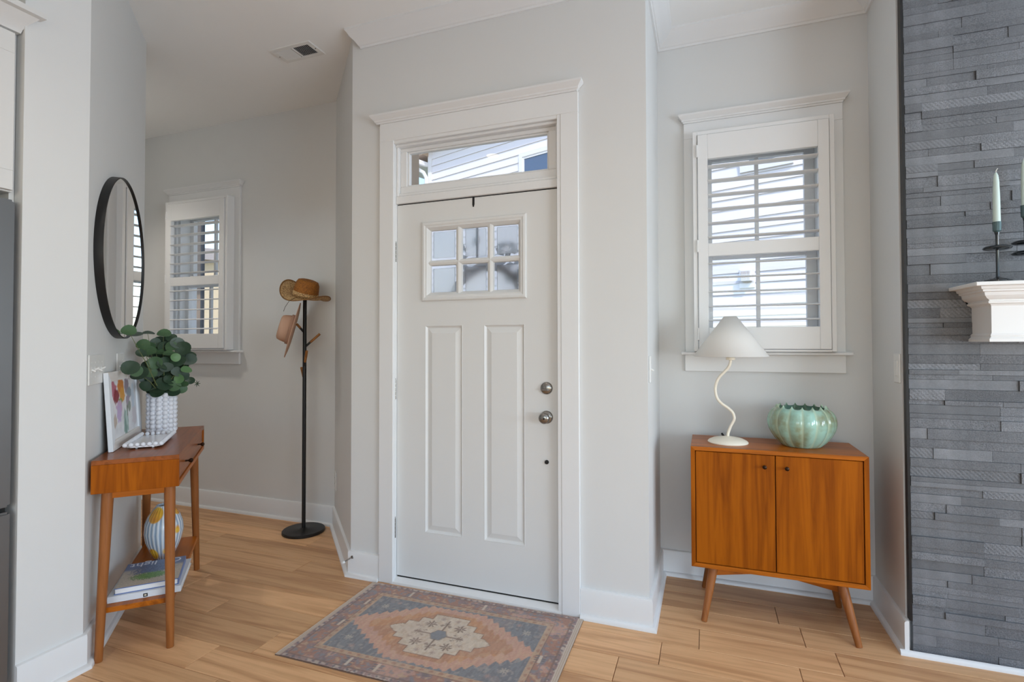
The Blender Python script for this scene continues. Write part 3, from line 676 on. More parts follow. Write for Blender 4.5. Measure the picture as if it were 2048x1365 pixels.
# ------------------------------------------------------------------ ceiling vent
def vent():
    r = tag(thing('ceiling_vent', 'white ceiling air register in the foyer', 'vent', (-2.268, 2.430, CEIL)))
    hx, hy = 0.146, 0.0725; f = MB()
    for a in ((-hx, hx, -hy, -hy+0.026), (-hx, hx, hy-0.026, hy), (-hx, -hx+0.03, -hy+0.026, hy-0.026), (hx-0.03, hx, -hy+0.026, hy-0.026), (-0.006, 0.006, -hy+0.026, hy-0.026)): f.box(a[0], a[1], a[2], a[3], -0.007, 0)
    f.build('face_plate', M_PLASTIC, r, bevel=0.0015)
    MB().box(-hx+0.03, hx-0.03, -hy+0.026, hy-0.026, -0.0006, 0).build('duct', M_DARK, r)
    first = None
    for k in range(20):
        x = -hx+0.035+k*(2*hx-0.07)/19
        if abs(x) < 0.008: continue
        ang = -0.75 if x < 0 else 0.75
        if first is None:
            first = MB().box(-0.0045, 0.0045, -hy+0.026, hy-0.026, -0.0004, 0.0004).build('slat', M_PLASTIC, r); first.location = (x, 0, -0.0042); first.rotation_euler = (0, ang, 0)
        else: copies(first, [((x, 0, -0.0042), (0, ang, 0), None)], r)
    for sx in (-1, 1): MB().lathe([(0.004, -0.0085), (0.004, -0.007)], 10, (sx*(hx-0.013), 0, 0)).build('screw', M_NICKEL, r)
vent()
def downlight(x, y, lab, power, spot=1.9, blend=0.8):
    r = tag(thing('recessed_light', lab, 'light', (x, y, CEIL)))
    MB().lathe([(0.058, -0.0005), (0.058, -0.004), (0.080, -0.004), (0.085, -0.0015), (0.085, -0.0005)], 32, cap=False).build('trim_ring', M_PLASTIC, r, smooth=40)
    m, n, l, b = newmat('led_diffuser'); b.inputs['Emission Color'].default_value = (1, 0.86, 0.68, 1); b.inputs['Emission Strength'].default_value = 6.0
    MB().lathe([(0.0, -0.002), (0.057, -0.002)], 24, cap=False).build('diffuser', m, r)
    li = bpy.data.lights.new('downlight_lamp', 'SPOT'); li.energy = power; li.color = (1, 0.94, 0.86); li.spot_size = spot; li.spot_blend = blend; li.shadow_soft_size = 0.05
    o = bpy.data.objects.new('downlight_lamp', li); COL.objects.link(o); o.location = (x, y, CEIL-0.02)
downlight(-4.00, 2.25, 'recessed ceiling light in the foyer hallway', 62)
downlight(-1.20, 1.45, 'added fill light in the ceiling above the rug near the entry door', 8, 2.6, 1.0)  # out of view, added to brighten the console wall
downlight(-1.84, 0.55, 'recessed ceiling light above the living room floor before the entry', 16)
downlight(0.47, 0.60, 'recessed ceiling light above the living room floor by the fireplace', 16)

# ------------------------------------------------------------------ switches, outlet, door stop
def wall_plate(name, lab, cat, loc, rz, gangs, kind='switch', w1=0.0, grp=None):
    """plate on a wall; local -y points into the room"""
    r = tag(thing(name, lab, cat, loc, rz, grp)); wd = w1 or (0.045*gangs+0.026)
    MB().box(-wd/2, wd/2, -0.006, 0, -0.0625, 0.0625).build('plate', M_PLASTIC, r, bevel=0.0025)
    for g in range(gangs):
        x = (g-(gangs-1)/2)*0.046
        if kind == 'toggle':
            MB().box(x-0.005, x+0.005, -0.0065, -0.005, -0.012, 0.012).build('slot', M_PLASTIC, r)
            up = 1 if g % 2 else -1
            MB().cyl((x, -0.006, 0), (x, -0.019, 0.007*up), 0.0042, 0.0034, 8).build('toggle', M_PLASTIC, r, smooth=40)
            for z in (-.03, .03): MB().lathe([(0.0028, -0.0068), (0.0028, -0.005)], 8, (x, 0, z), (0, 1, 0)).build('screw', M_PLASTIC, r)
        elif kind == 'rocker': MB().box(x-0.016, x+0.016, -0.009, -0.005, -0.033, 0.033).build('rocker', M_PLASTIC, r, bevel=0.002)
        else:
            for z in (-0.02, 0.02):
                q = MB().box(x-0.0165, x+0.0165, -0.0085, -0.005, z-0.014, z+0.014).build('receptacle', M_PLASTIC, r, bevel=0.004)
                for dx in (-.006, .006): MB().box(x+dx-.001, x+dx+.001, -0.0088, -0.008, z-0.003, z+0.005).build('slot', M_DARK, q)
s2 = math.sqrt(0.5)
CO = Vector((-2.3225, 1.3625, 0)); CT = Vector((-s2, s2, 0)); CN = Vector((s2, s2, 0))
def cw(al, out, z): return CO+CT*al+CN*out+Vector((0, 0, z))
RZC = math.radians(135)
wall_plate('light_switch', 'wide multi-toggle switch plate above the picture frame', 'light switch', cw(0.115, 0.0005, 1.177), RZC, 4, 'toggle', 0.205)
wall_plate('light_switch', 'narrow toggle switch plate between mirror and eucalyptus leaves', 'light switch', cw(0.49, 0.0005, 1.177), RZC, 2, 'toggle', 0.13)
wall_plate('light_switch', 'white rocker switch on the wall beside the stone fireplace', 'light switch', (XA-0.0005, 2.66, 1.172), -PI/2, 1, 'rocker', 0.072)
wall_plate('light_switch', 'white switch seen edge on at the door wall corner beside the shade', 'light switch', (XR+0.0005, 2.50, 1.16), PI/2, 1, 'toggle', 0.072)
wall_plate('wall_outlet', 'white outlet low on the angled foyer wall', 'outlet', Vector((-2.405, 2.96, 0.34))-Vector((s2, s2, 0))*0.0005, -PI/4, 1, 'outlet', 0.07)
r = tag(thing('door_stop', 'small metal door stop on the baseboard left of the entry door', 'door stop', (-1.843, WF-0.016, 0.106)))
MB().cyl((0, 0, 0), (0, -0.004, 0), 0.009, 0.007, 14).build('mount', M_NICKEL, r, smooth=40)
MB().cyl((0, -0.004, 0), (0, -0.07, 0), 0.0035, 0.0035, 10).build('rod', M_NICKEL, r, smooth=40)
MB().cyl((0, -0.068, 0), (0, -0.082, 0), 0.0065, 0.0065, 12).build('tip', M_PLASTIC, r, smooth=40)

# ------------------------------------------------------------------ round mirror
r = tag(thing('round_mirror', 'large round wall mirror with a thin black metal rim', 'mirror', cw(0.45, 0, 1.69), RZC))
MB().lathe([(0.381, 0.0), (0.381, -0.032), (0.3765, -0.033), (0.3755, -0.029), (0.3755, -0.002), (0.36, 0.0)], 96, (0, 0, 0), (0, 1, 0), cap=False).build('rim', M_BLACK, r, smooth=40)
MB().lathe([(0.0, -0.026), (0.3765, -0.026)], 96, (0, 0, 0), (0, 1, 0), cap=False).build('mirror_glass', M_MIRROR, r)
MB().lathe([(0.0, -0.002), (0.37, -0.002)], 48, (0, 0, 0), (0, 1, 0), cap=False).build('backing', M_DARK, r)

# ------------------------------------------------------------------ console table
def console():
    L, Dp = 0.435, 0.15
    r = tag(thing('console_table', 'narrow mid-century wooden console table with one long drawer', 'table', cw(0.45, 0.165, 0), RZC))
    zt, zb = 0.812, 0.678; th = 0.019
    MB().prism([(-L, -Dp), (L, -Dp), (L, Dp), (-L, Dp)], zt-th, zt).build('top', M_WOOD_TOP, r, bevel=0.0015)
    for s in (-1, 1): MB().box(min(s*L, s*(L-th)), max(s*L, s*(L-th)), -Dp, Dp, zb, zt-th).build('end_panel', M_WOOD_Z, r, bevel=0.001)
    MB().box(-L+th, L-th, -Dp, Dp, zb, zb+th).build('bottom_panel', M_WOOD_X, r, bevel=0.001)
    MB().box(-L+th, L-th, Dp-0.012, Dp-0.002, zb+th, zt-th).build('back_panel', M_WOOD_X, r)
    dr = MB().box(-L+th+0.002, L-th-0.002, -Dp+0.006, -Dp+0.026, zb+th+0.002, zt-th-0.002).build('drawer', M_WOOD_TOP, r, bevel=0.001)
    for x in (-0.215, 0.215): MB().lathe([(0.004, 0.0), (0.004, -0.012), (0.0075, -0.016), (0.0105, -0.022), (0.0095, -0.028), (0.004, -0.0315), (0.0, -0.032)], 18, (x, -Dp+0.006, 0.742), (0, 1, 0)).build('knob', M_BRASS, dr, smooth=40)
    for sx in (-1, 1):
        for sy in (-1, 1):
            a = Vector((sx*0.372, sy*0.108, zb)); b = Vector((sx*0.418, sy*0.122, 0.0)); d = a-b
            MB().lathe([(0.0135, 0.0), (0.0145, 0.004), (0.0185, d.length*0.55), (0.0215, d.length-0.001)], 20, b, d).build('leg', M_LEG, r, smooth=40)
        MB().box(sx*0.376-0.008, sx*0.376+0.008, -0.092, 0.092, zb-0.034, zb).build('side_rail', M_WOOD_Y, r, bevel=0.001)
    for sy in (-1, 1): MB().box(-0.356, 0.356, sy*0.11-0.007, sy*0.11+0.007, zb-0.034, zb).build('long_rail', M_WOOD_X, r, bevel=0.001)
    MB().prism([(-0.392, -0.128), (0.392, -0.128), (0.392, 0.118), (-0.392, 0.118)], 0.178, 0.200).build('shelf', M_WOOD_X, r, bevel=0.0015)
console()

# framed painting leaning on the wall -------------------------------
def frame_painting():
    W, Hh = 0.54, 0.345; th = math.atan2(0.022, Hh)
    r = tag(thing('picture_frame', 'white framed floral painting leaning on the console table', 'picture', cw(0.46, 0.048, 0.8138), RZC))
    M = Matrix.Rotation(-th, 4, 'X'); MF = wood('whitewashed_wood', S(206, 198, 190), S(232, 228, 224), 'x', 0.55, spec=0.3); MF2 = plain('frame_white', S(226, 230, 234), 0.5, var=0.02)
    fw, d = 0.042, 0.018
    for s in (-1, 1):
        MB().prism([(0, 0), (0, 0)], 0, 0) if False else None
        x0, x1 = (s*W/2, s*(W/2-fw))
        vs = [(x0, 0, 0), (x1, 0, fw), (x1, 0, Hh-fw), (x0, 0, Hh), (x0, d, 0), (x1, d, fw), (x1, d, Hh-fw), (x0, d, Hh)]
        MB().add(vs, [(0, 1, 2, 3), (7, 6, 5, 4), (0, 4, 5, 1), (1, 5, 6, 2), (2, 6, 7, 3), (3, 7, 4, 0)]).xform(M).build('frame_side', MF2, r, bevel=0.001)
        z0, z1 = ((0, fw) if s < 0 else (Hh, Hh-fw))
        vs = [(-W/2, 0, z0), (W/2, 0, z0), (W/2-fw, 0, z1), (-W/2+fw, 0, z1), (-W/2, d, z0), (W/2, d, z0), (W/2-fw, d, z1), (-W/2+fw, d, z1)]
        MB().add(vs, [(0, 1, 2, 3), (7, 6, 5, 4), (0, 4, 5, 1), (1, 5, 6, 2), (2, 6, 7, 3), (3, 7, 4, 0)]).xform(M).build('frame_rail', MF, r, bevel=0.001)
    # canvas with brushed flowers in a vase
    nx, nz = 92, 56; w, h = W-2*fw, Hh-2*fw; rg = np.random.RandomState(4)
    u, v = np.meshgrid(np.linspace(0, 1, nx), np.linspace(0, 1, nz)); C = np.ones((nz, nx, 3))*np.array([0.80, 0.80, 0.82])
    n1 = rg.rand(8, 14); 
    def up(a):
        zi = np.linspace(0, a.shape[0]-1.001, nz); xi = np.linspace(0, a.shape[1]-1.001, nx); z_, x_ = np.meshgrid(zi, xi, indexing='ij'); i, j = z_.astype(int), x_.astype(int); fz, fx = z_-i, x_-j
        return a[i, j]*(1-fz)*(1-fx)+a[i+1, j]*fz*(1-fx)+a[i, j+1]*(1-fz)*fx+a[i+1, j+1]*fz*fx
    N = up(n1); N2 = up(rg.rand(20, 40)); C = C*(0.86+0.2*N[..., None])
    def blob(cx_, cz, rx, rz_, col, k=0.97):
        nonlocal C
        col = tuple(c_**1.5 for c_ in col); d_ = ((u-cx_)/rx)**2+((v-cz)/rz_)**2+0.9*(N2-0.5); m = np.clip((1.05-d_)*3, 0, 1)[..., None]*k; C = C*(1-m)+np.array(col)*m
    for b_ in [(.12, .85, .12, .16, (.62, .28, .34)), (.22, .72, .10, .14, (.42, .10, .12)), (.40, .88, .12, .16, (.72, .36, .10)), (.44, .72, .10, .14, (.78, .48, .16)), (.34, .60, .09, .07, (.42, .48, .16)), (.30, .52, .12, .12, (.70, .55, .70)), (.28, .40, .09, .16, (.66, .56, .74)), (.62, .86, .10, .16, (.46, .40, .44)), (.72, .72, .12, .10, (.44, .48, .52)), (.64, .56, .08, .14, (.52, .46, .52)), (.70, .46, .07, .1, (.42, .46, .40)), (.86, .6, .07, .3, (.70, .76, .82)), (.88, .25, .10, .2, (.76, .72, .74)), (.12, .3, .07, .12, (.66, .58, .52)), (.60, .40, .03, .14, (.30, .34, .26)), (.52, .20, .10, .26, (.46, .58, .54)), (.50, .12, .05, .20, (.36, .48, .44)), (.56, .28, .04, .16, (.62, .72, .70))]: blob(*b_)
    verts = [((a-0.5)*w, 0.008, b_*h+fw) for b_ in np.linspace(0, 1, nz) for a in np.linspace(0, 1, nx)]
    faces = [(j*nx+i, j*nx+i+1, (j+1)*nx+i+1, (j+1)*nx+i) for j in range(nz-1) for i in range(nx-1)]
    me = bpy.data.meshes.new('canvas'); me.from_pydata([tuple(M @ Vector(p)) for p in verts], [], faces)
    set_colors(me, np.concatenate([C.reshape(-1, 3), np.ones((nx*nz, 1))], 1)); link('canvas', me, vcol('painted_canvas', 0.55, bump=0.4, bscale=90), r)
    MB().box(-W/2+0.01, W/2-0.01, 0.012, 0.0175, 0.01, Hh-0.01).xform(M).build('backing_board', M_DARK, r)
frame_painting()

# beaded vase, eucalyptus, beaded tray -------------------------------
VC = Vector((-2.731, 1.966, 0.8125))
M_BEAD = plain('bead_glaze', S(222, 224, 230), 0.14, coat=0.4, var=0.03)
def beaded_vase():
    r = tag(thing('beaded_vase', 'white ceramic vase covered in rows of beads', 'vase', VC))
    R = 0.058; Hh = 0.212
    MB().lathe([(0.0, 0.0), (R, 0.0), (R, Hh), (R-0.007, Hh), (R-0.007, 0.02), (0.0, 0.02)], 36).build('body', M_BEAD, r, smooth=40)
    bead = MB().sphere((0, 0, 0), 0.0142, 12, 8).build('bead', M_BEAD, r, smooth=180); rows_, per = 9, 13; first = True; pl = []
    for i in range(rows_):
        z = 0.014+i*(Hh-0.026)/(rows_-1)
        for k in range(per):
            a = 2*PI*k/per+0.1
            pl.append(((R*math.cos(a), R*math.sin(a), z), None, None))
    bead.location = pl[0][0]; copies(bead, pl[1:], r)
beaded_vase()
def eucalyptus():
    r = tag(thing('eucalyptus_stems', 'leafy green eucalyptus stems in the white beaded vase', 'plant', VC+Vector((0, 0, 0.0205))))
    er = Vector((0.584, 0.811, 0)); ed = Vector((-0.811, 0.584, 0)); rg = random.Random(21)
    def P(px, py, dep):                    # position from measured offsets: right, up, away from the viewer
        return er*((px-828)/4.55/453)+Vector((0, 0, (1030-py)/4.55/375-0.02))+ed*dep
    mats = [plain('leaf_dark', S(44, 66, 47), 0.5, var=0.25, scale=25), plain('leaf_mid', S(66, 96, 62), 0.5, var=0.2, scale=25), plain('leaf_light', S(92, 128, 82), 0.5, var=0.2, scale=25), plain('leaf_grey', S(72, 88, 78), 0.5, var=0.2, scale=25)]
    def leaf(i):
        q = MB(); n_ = 16; ring = []
        for k in range(n_):
            a = 2*PI*k/n_; x = math.cos(a); y = math.sin(a); rr = 1+0.10*math.cos(a)-0.03*math.cos(3*a+i); ring.append((x*rr*1.0, y*rr*0.92, 0.22*(x*x)*(1 if i % 2 else -0.6)+0.16*y*y))
        q.v = [(0, 0, -0.05)]+[(x*0.5, y*0.5, z*0.4-0.02) for x, y, z in ring]+ring
        q.f = [(0, 1+k, 1+(k+1) % n_) for k in range(n_)]+[(1+k, 1+n_+k, 1+n_+(k+1) % n_, 1+(k+1) % n_) for k in range(n_)]
        me = bpy.data.meshes.new('leaf'); me.from_pydata(q.v, [], q.f); me.polygons.foreach_set('use_smooth', [True]*len(me.polygons)); return me
    meshes = []
    for i in range(4):
        for m in mats: me = leaf(i); me.materials.append(m); meshes.append(me)
    big = [(835,130,.03,55,1),(905,175,.02,45,0),(960,220,0,58,3),(1015,272,-.02,70,0),(645,232,.02,52,1),(705,262,0,55,1),(632,312,.04,42,0),(800,215,.05,60,0),(1062,375,-.01,68,3),(968,388,-.05,62,0),(1045,465,-.05,45,2),(540,438,-.03,62,0),(615,490,-.02,70,0),(765,465,-.03,60,3),(890,550,-.05,50,0),(840,590,-.05,70,0),(780,618,-.05,75,0),(1000,600,-.04,55,1),(930,610,-.06,52,1),(720,560,0,60,0),(515,105,.06,50,1),(560,148,.05,62,3),(690,128,.05,48,3),(1090,572,.02,36,0),(850,405,-.06,65,0),(755,395,-.06,58,1),(885,315,-.04,50,1),(690,290,-.03,60,1),(955,480,-.06,48,3),(665,612,.02,50,0),(850,655,-.04,60,0),(1000,640,-.03,45,1),(770,300,.0,60,1),(840,260,.03,60,0),(900,250,.0,50,1),(990,330,.03,55,0),(930,440,0,60,0),(850,480,-.02,60,0),(700,430,0,60,0),(800,530,0,70,0),(760,215,.02,45,0),(1010,520,.0,55,0),(880,620,0,60,0),(735,655,-.03,45,0),(1040,300,.05,45,3),(580,470,.03,50,1),(660,215,-.02,40,1),(980,545,-.06,45,2),(800,640,.02,60,0),(940,350,-.065,40,2),(870,210,.04,62,0),(1000,430,.03,66,0),(820,350,.03,70,0),(740,330,.05,66,0),(900,500,.05,70,0),(760,560,.05,66,0),(960,560,.04,66,0),(680,540,.04,56,3),(1080,340,.02,50,0),(860,440,-.07,52,3),(720,480,-.06,50,1),(700,620,-.02,62,0),(920,660,-.05,55,0),(780,660,-.06,55,0)]
    def clear(c, lim=0.07):              # keep every leaf in front of the wall: slide it towards the room
        wv = c+VC+Vector((0, 0, 0.0205)); cam = Vector((0, 0, CAM_H)); o_ = (wv-CO).dot(CN)
        if o_ >= lim: return c
        a_ = (cam-CO).dot(CN); k_ = (lim-a_)/(o_-a_); return cam+(wv-cam)*k_-VC-Vector((0, 0, 0.0205))
    stems = []
    base = Vector((0, 0, 0.0))
    for k, (px, py, dep, rad, ci) in enumerate(big):
        c = clear(P(px, py, dep)); me = meshes[(k % 4)*4+ci]; o = bpy.data.objects.new('leaf', me); COL.objects.link(o); o.parent = r; o.location = c
        s_ = 1.16*rad/4.55/415
        o.scale = (s_, s_, s_)
        view = -ed+Vector((0, 0, 0.12)); nrm = (view+Vector((rg.uniform(-.55, .55), rg.uniform(-.55, .55), rg.uniform(-.2, .9)))).normalized()
        if (px, py) in ((560, 148), (690, 128), (515, 105)): nrm = (view*0.35+Vector((rg.uniform(-.2, .2), 0, 1))).normalized() if px != 515 else (view+Vector((0, 0, .5))).normalized()
        o.rotation_euler = nrm.to_track_quat('Z', 'Y').to_euler()
        if k % 4 == 0 or px in (515, 690, 1090): stems.append(c)
    M_ST = plain('stem_green', S(104, 112, 66), 0.6, var=0.1)
    for c in stems:
        hd = Vector((c.x, c.y, 0)); hl = max(hd.length, 1e-4); hd = hd/hl; m = hd*min(0.034, hl*0.3)+Vector((0, 0, 0.2)); b0 = hd*min(0.02, hl*0.1)+Vector((0, 0, 0.003))
        if (c-m).length < 0.03: continue
        pts = [b0, b0*0.5+m*0.5, m, m*0.55+c*0.45+Vector((0, 0, .012)), c]
        MB().tube(pts, [0.0025, 0.0025, 0.0022, 0.0018, 0.001], 6).build('stem', M_ST, r, smooth=60)
    c = P(1160, 605, .03)
    MB().tube([P(1095, 570, .02), P(1130, 585, .025), c], 0.0009, 5).build('stem', M_ST, r)
    q = MB()
    for k in range(7): a = k*0.9; d = er*math.cos(a)*0.016+Vector((0, 0, math.sin(a)*0.02)); q.tube([c, c+d*0.5+ed*0.004, c+d], [0.002, 0.0022, 0.0006], 5)
    q.build('seed_cluster', mats[0], r)
eucalyptus()
def tray():
    r = tag(thing('beaded_tray', 'small white tray rimmed with beads in front of the painting', 'tray', cw(0.385, 0.150, 0.8125), RZC))
    hx, hy = 0.165, 0.068
    MB().prism([(-hx, -hy+.02), (-hx+.02, -hy), (hx-.02, -hy), (hx, -hy+.02), (hx, hy-.02), (hx-.02, hy), (-hx+.02, hy), (-hx, hy-.02)], 0.008, 0.014).build('plate', M_WHITEC, r, bevel=0.001)
    for sx in (-1, 1):
        MB().box(sx*(hx-.035)-.004, sx*(hx-.035)+.004, -0.035, 0.035, 0.005, 0.0085).build('foot_bar', M_WHITEC, r)
        for sy in (-1, 1): MB().box(sx*(hx-.035)-.004, sx*(hx-.035)+.004, sy*.031-.004, sy*.031+.004, 0, 0.0055).build('foot', M_WHITEC, r)
    bead = MB().sphere((0, 0, 0), 0.0098, 12, 8).build('bead', M_BEAD, r, smooth=180); pl = []
    nl, ns = 16, 7
    for k in range(nl):
        x = -hx+2*hx*k/(nl-1)
        for y in (-hy, hy): pl.append(((x, y, 0.0205), None, None))
    for k in range(1, ns-1):
        y = -hy+2*hy*k/(ns-1)
        for x in (-hx, hx): pl.append(((x, y, 0.0205), None, None))
    bead.location = pl[0][0]; copies(bead, pl[1:], r)
tray()

# books and painted vase on the lower shelf --------------------------
def book(lab, al0, al1, o0, o1, z0, z1, mc, side=False, rz=0.0):
    c = cw((al0+al1)/2, (o0+o1)/2, z0); a, b, h = (al1-al0)/2, (o1-o0)/2, z1-z0
    r = tag(thing('book', lab, 'book', c, RZC+rz)); pg = plain('book_pages', S(226, 224, 222), 0.8, var=0.03)
    MB().box(-a+0.004, a-0.003, -b+0.004, b-0.004, 0.003, h-0.003).build('pages', pg, r)
    MB().box(-a, a, -b, b, 0, 0.003).build('back_cover', mc, r, bevel=0.0008); MB().box(-a, a, -b, b, h-0.003, h).build('front_cover', mc, r, bevel=0.0008)
    (MB().box(-a, a, -b, -b+0.003, 0.003, h-0.003) if side else MB().box(-a, -a+0.003, -b, b, 0.003, h-0.003)).build('spine', mc, r)
    return r, a, b, h
SZ = 0.2005
r, a, b, h = book('large white book at the bottom on the console lower shelf', 0.095, 0.415, 0.055, 0.315, SZ, SZ+0.026, plain('book_white', S(214, 218, 222), 0.4, var=0.02))
MB().box(-a-0.0008, -a, 0.0-0.010, 0.006, 0.004, 0.018).build('spine_label', M_BLACK, r)
MB().box(-a-0.0011, -a-0.0006, -0.006, 0.002, 0.008, 0.014).build('spine_label_mark', plain('label_cream', S(220, 212, 190), 0.6), r)
r, a, b, h = book('blue coffee table book with a garden photo lying on the white book', 0.110, 0.385, 0.070, 0.300, SZ+0.0262, SZ+0.052, plain('book_blue', S(96, 118, 168), 0.35, var=0.03), True, 0.03)
def book_cover(r, a, b, h):
    # printed jacket: sandy ground, lavender-blue flowers, green leaves
    nu, nv = 80, 70; rg = np.random.RandomState(2); U, V = np.meshgrid(np.linspace(0, 1, nu), np.linspace(0, 1, nv))   # U along spine->away (x), V across (y)
    C = np.ones((nv, nu, 3))*np.array([0.50, 0.44, 0.36]); N = rg.rand(nv, nu)
    C *= (0.85+0.3*N)[..., None]
    sky_ = np.clip((U-0.62)*9, 0, 1)[..., None]; C = C*(1-sky_)+np.array([0.12, 0.17, 0.32])*sky_
    d = ((U-0.60)/0.24)**2+((V-0.5)/0.36)**2+1.2*(N-0.5); m = np.clip((1-d)*4, 0, 1)[..., None]; C = C*(1-m)+(np.array([0.10, 0.14, 0.26])*(0.6+0.9*N[..., None]))*m
    d = ((U-0.34)/0.15)**2+((V-0.5)/0.32)**2+1.0*(N-0.5); m = np.clip((1-d)*4, 0, 1)[..., None]; C = C*(1-m)+(np.array([0.14, 0.30, 0.07])*(0.5+1.0*N[..., None]))*m
    verts = [((x-0.5)*2*(a-0.0015), (y-0.5)*2*(b-0.0015), h+0.0004) for y in np.linspace(0, 1, nv) for x in np.linspace(0, 1, nu)]
    faces = [(j*nu+i, j*nu+i+1, (j+1)*nu+i+1, (j+1)*nu+i) for j in range(nv-1) for i in range(nu-1)]
    me = bpy.data.meshes.new('jacket_print'); me.from_pydata(verts, [], faces); set_colors(me, np.concatenate([C.reshape(-1, 3), np.ones((nu*nv, 1))], 1)); j = link('jacket_print', me, vcol('jacket_print', 0.3, spec=0.5), r)
    cu = bpy.data.curves.new('title', 'FONT'); cu.body = 'C   light'; cu.size = 0.07; cu.align_x = 'CENTER'; cu.extrude = 0.0001
    tmp = bpy.data.objects.new('t', cu); COL.objects.link(tmp); dg = bpy.context.evaluated_depsgraph_get(); me2 = bpy.data.meshes.new_from_object(tmp.evaluated_get(dg)); bpy.data.objects.remove(tmp)
    wd = max(v.co.x for v in me2.vertices)-min(v.co.x for v in me2.vertices)
    o = link('title_lettering', me2, plain('title_white', S(222, 226, 236), 0.4), r); o.location = (a*0.93, 0.0, h+0.0008); o.rotation_euler = (0, 0, PI/2); o.scale = (0.20/wd, 1, 1)
book_cover(r, a, b, h)
def painted_vase():
    c = cw(0.57, 0.175, SZ); r = tag(thing('painted_vase', 'egg-shaped pale blue vase with orange blotches under the console', 'vase', c))
    prof = [(0.0, 0.0), (0.040, 0.0), (0.044, 0.004), (0.062, 0.045), (0.078, 0.09), (0.086, 0.135), (0.082, 0.175), (0.068, 0.215), (0.048, 0.245), (0.036, 0.258), (0.034, 0.265), (0.030, 0.265), (0.030, 0.255), (0.04, 0.238), (0.06, 0.20), (0.0, 0.02)]
    m, n, l, b = newmat('painted_glaze'); tc = n.new('ShaderNodeTexCoord'); sp = n.new('ShaderNodeSeparateXYZ'); l.new(tc.outputs['Object'], sp.inputs[0])
    at = n.new('ShaderNodeMath'); at.operation = 'ARCTAN2'; l.new(sp.outputs[1], at.inputs[0]); l.new(sp.outputs[0], at.inputs[1])
    nz = n.new('ShaderNodeTexNoise'); nz.inputs['Scale'].default_value = 9; l.new(tc.outputs['Object'], nz.inputs['Vector'])
    ma = n.new('ShaderNodeMath'); ma.operation = 'MULTIPLY_ADD'; ma.inputs[1].default_value = 26; l.new(at.outputs[0], ma.inputs[0]); l.new(nz.outputs['Fac'], ma.inputs[2])
    si = n.new('ShaderNodeMath'); si.operation = 'SINE'; l.new(ma.outputs[0], si.inputs[0])
    cr = n.new('ShaderNodeValToRGB'); cr.color_ramp.elements[0].position = 0.2; cr.color_ramp.elements[0].color = S(150, 170, 190); cr.color_ramp.elements[1].position = 0.8; cr.color_ramp.elements[1].color = S(220, 226, 230)
    mr = n.new('ShaderNodeMapRange'); mr.inputs[1].default_value = -1; l.new(si.outputs[0], mr.inputs[0]); l.new(mr.outputs[0], cr.inputs[0])
    vo = n.new('ShaderNodeTexVoronoi'); vo.inputs['Scale'].default_value = 13; vo.inputs['Randomness'].default_value = 0.6
    mp = n.new('ShaderNodeMapping'); mp.inputs['Scale'].default_value = (1, 1, 0.75); l.new(tc.outputs['Object'], mp.inputs[0]); l.new(mp.outputs[0], vo.inputs['Vector'])
    lt = n.new('ShaderNodeMapRange'); lt.inputs[1].default_value = 0.47; lt.inputs[2].default_value = 0.40; l.new(vo.outputs['Distance'], lt.inputs[0])
    c2 = n.new('ShaderNodeValToRGB'); c2.color_ramp.elements[0].color = S(206, 110, 40); c2.color_ramp.elements[1].color = S(232, 190, 70); c2.color_ramp.elements[0].position = 0.35; c2.color_ramp.elements[1].position = 0.6; l.new(nz.outputs['Fac'], c2.inputs[0])
    mx = n.new('ShaderNodeMix'); mx.data_type = 'RGBA'; l.new(lt.outputs[0], mx.inputs[0]); l.new(cr.outputs[0], mx.inputs[6]); l.new(c2.outputs[0], mx.inputs[7]); l.new(mx.outputs[2], b.inputs['Base Color'])
    b.inputs['Roughness'].default_value = 0.15; b.inputs['Coat Weight'].default_value = 0.3
    bp = n.new('ShaderNodeBump'); bp.inputs['Strength'].default_value = 0.5; bp.inputs['Distance'].default_value = 0.003; l.new(mr.outputs[0], bp.inputs['Height']); l.new(bp.outputs[0], b.inputs['Normal'])
    MB().lathe(prof[:12], 64, cap=False).build('body', m, r, smooth=60)
    MB().lathe([(0.030, 0.265), (0.029, 0.255), (0.04, 0.238), (0.06, 0.20), (0.06, 0.10), (0.0, 0.03)], 48, cap=False).build('inner_wall', m, r, smooth=60)
painted_vase()

# ------------------------------------------------------------------ coat rack and hats
RK = Vector((-2.592, 2.86, 0)); VA = math.radians(42)
def coat_rack():
    r = tag(thing('coat_rack', 'slim black coat rack with wood-tipped branches in the foyer corner', 'coat rack', RK, VA))
    MB().lathe([(0.135, 0.0), (0.138, 0.003), (0.138, 0.016), (0.134, 0.020), (0.03, 0.022), (0.016, 0.030)], 48).build('base', M_BLACK, r, smooth=35)
    MB().lathe([(0.0125, 0.02), (0.0125, 1.60), (0.011, 1.605)], 20).build('pole', M_BLACK, r, smooth=40)
    wd = wood('hook_wood', S(112, 70, 34), S(164, 110, 60), 'z', 0.5)
    def hook(p0, p1, split):
        p0, p1 = Vector(p0), Vector(p1); pm = p0.lerp(p1, split); br = MB().cyl(p0, pm, 0.0075, seg=12).build('branch', M_BLACK, r, smooth=40)
        MB().cyl(pm, p1, 0.0085, seg=14).build('wood_tip', wd, br, smooth=40)
    hook((-0.004, 0, 1.362), (-0.052, 0, 1.420), 0.5); hook((0.006, 0, 1.265), (0.098, 0, 1.352), 0.32)
    hook((0, -0.006, 1.135), (0.014, -0.07, 1.235), 0.25); hook((0, 0.006, 1.03), (-0.020, 0.06, 1.118), 0.3)
coat_rack()
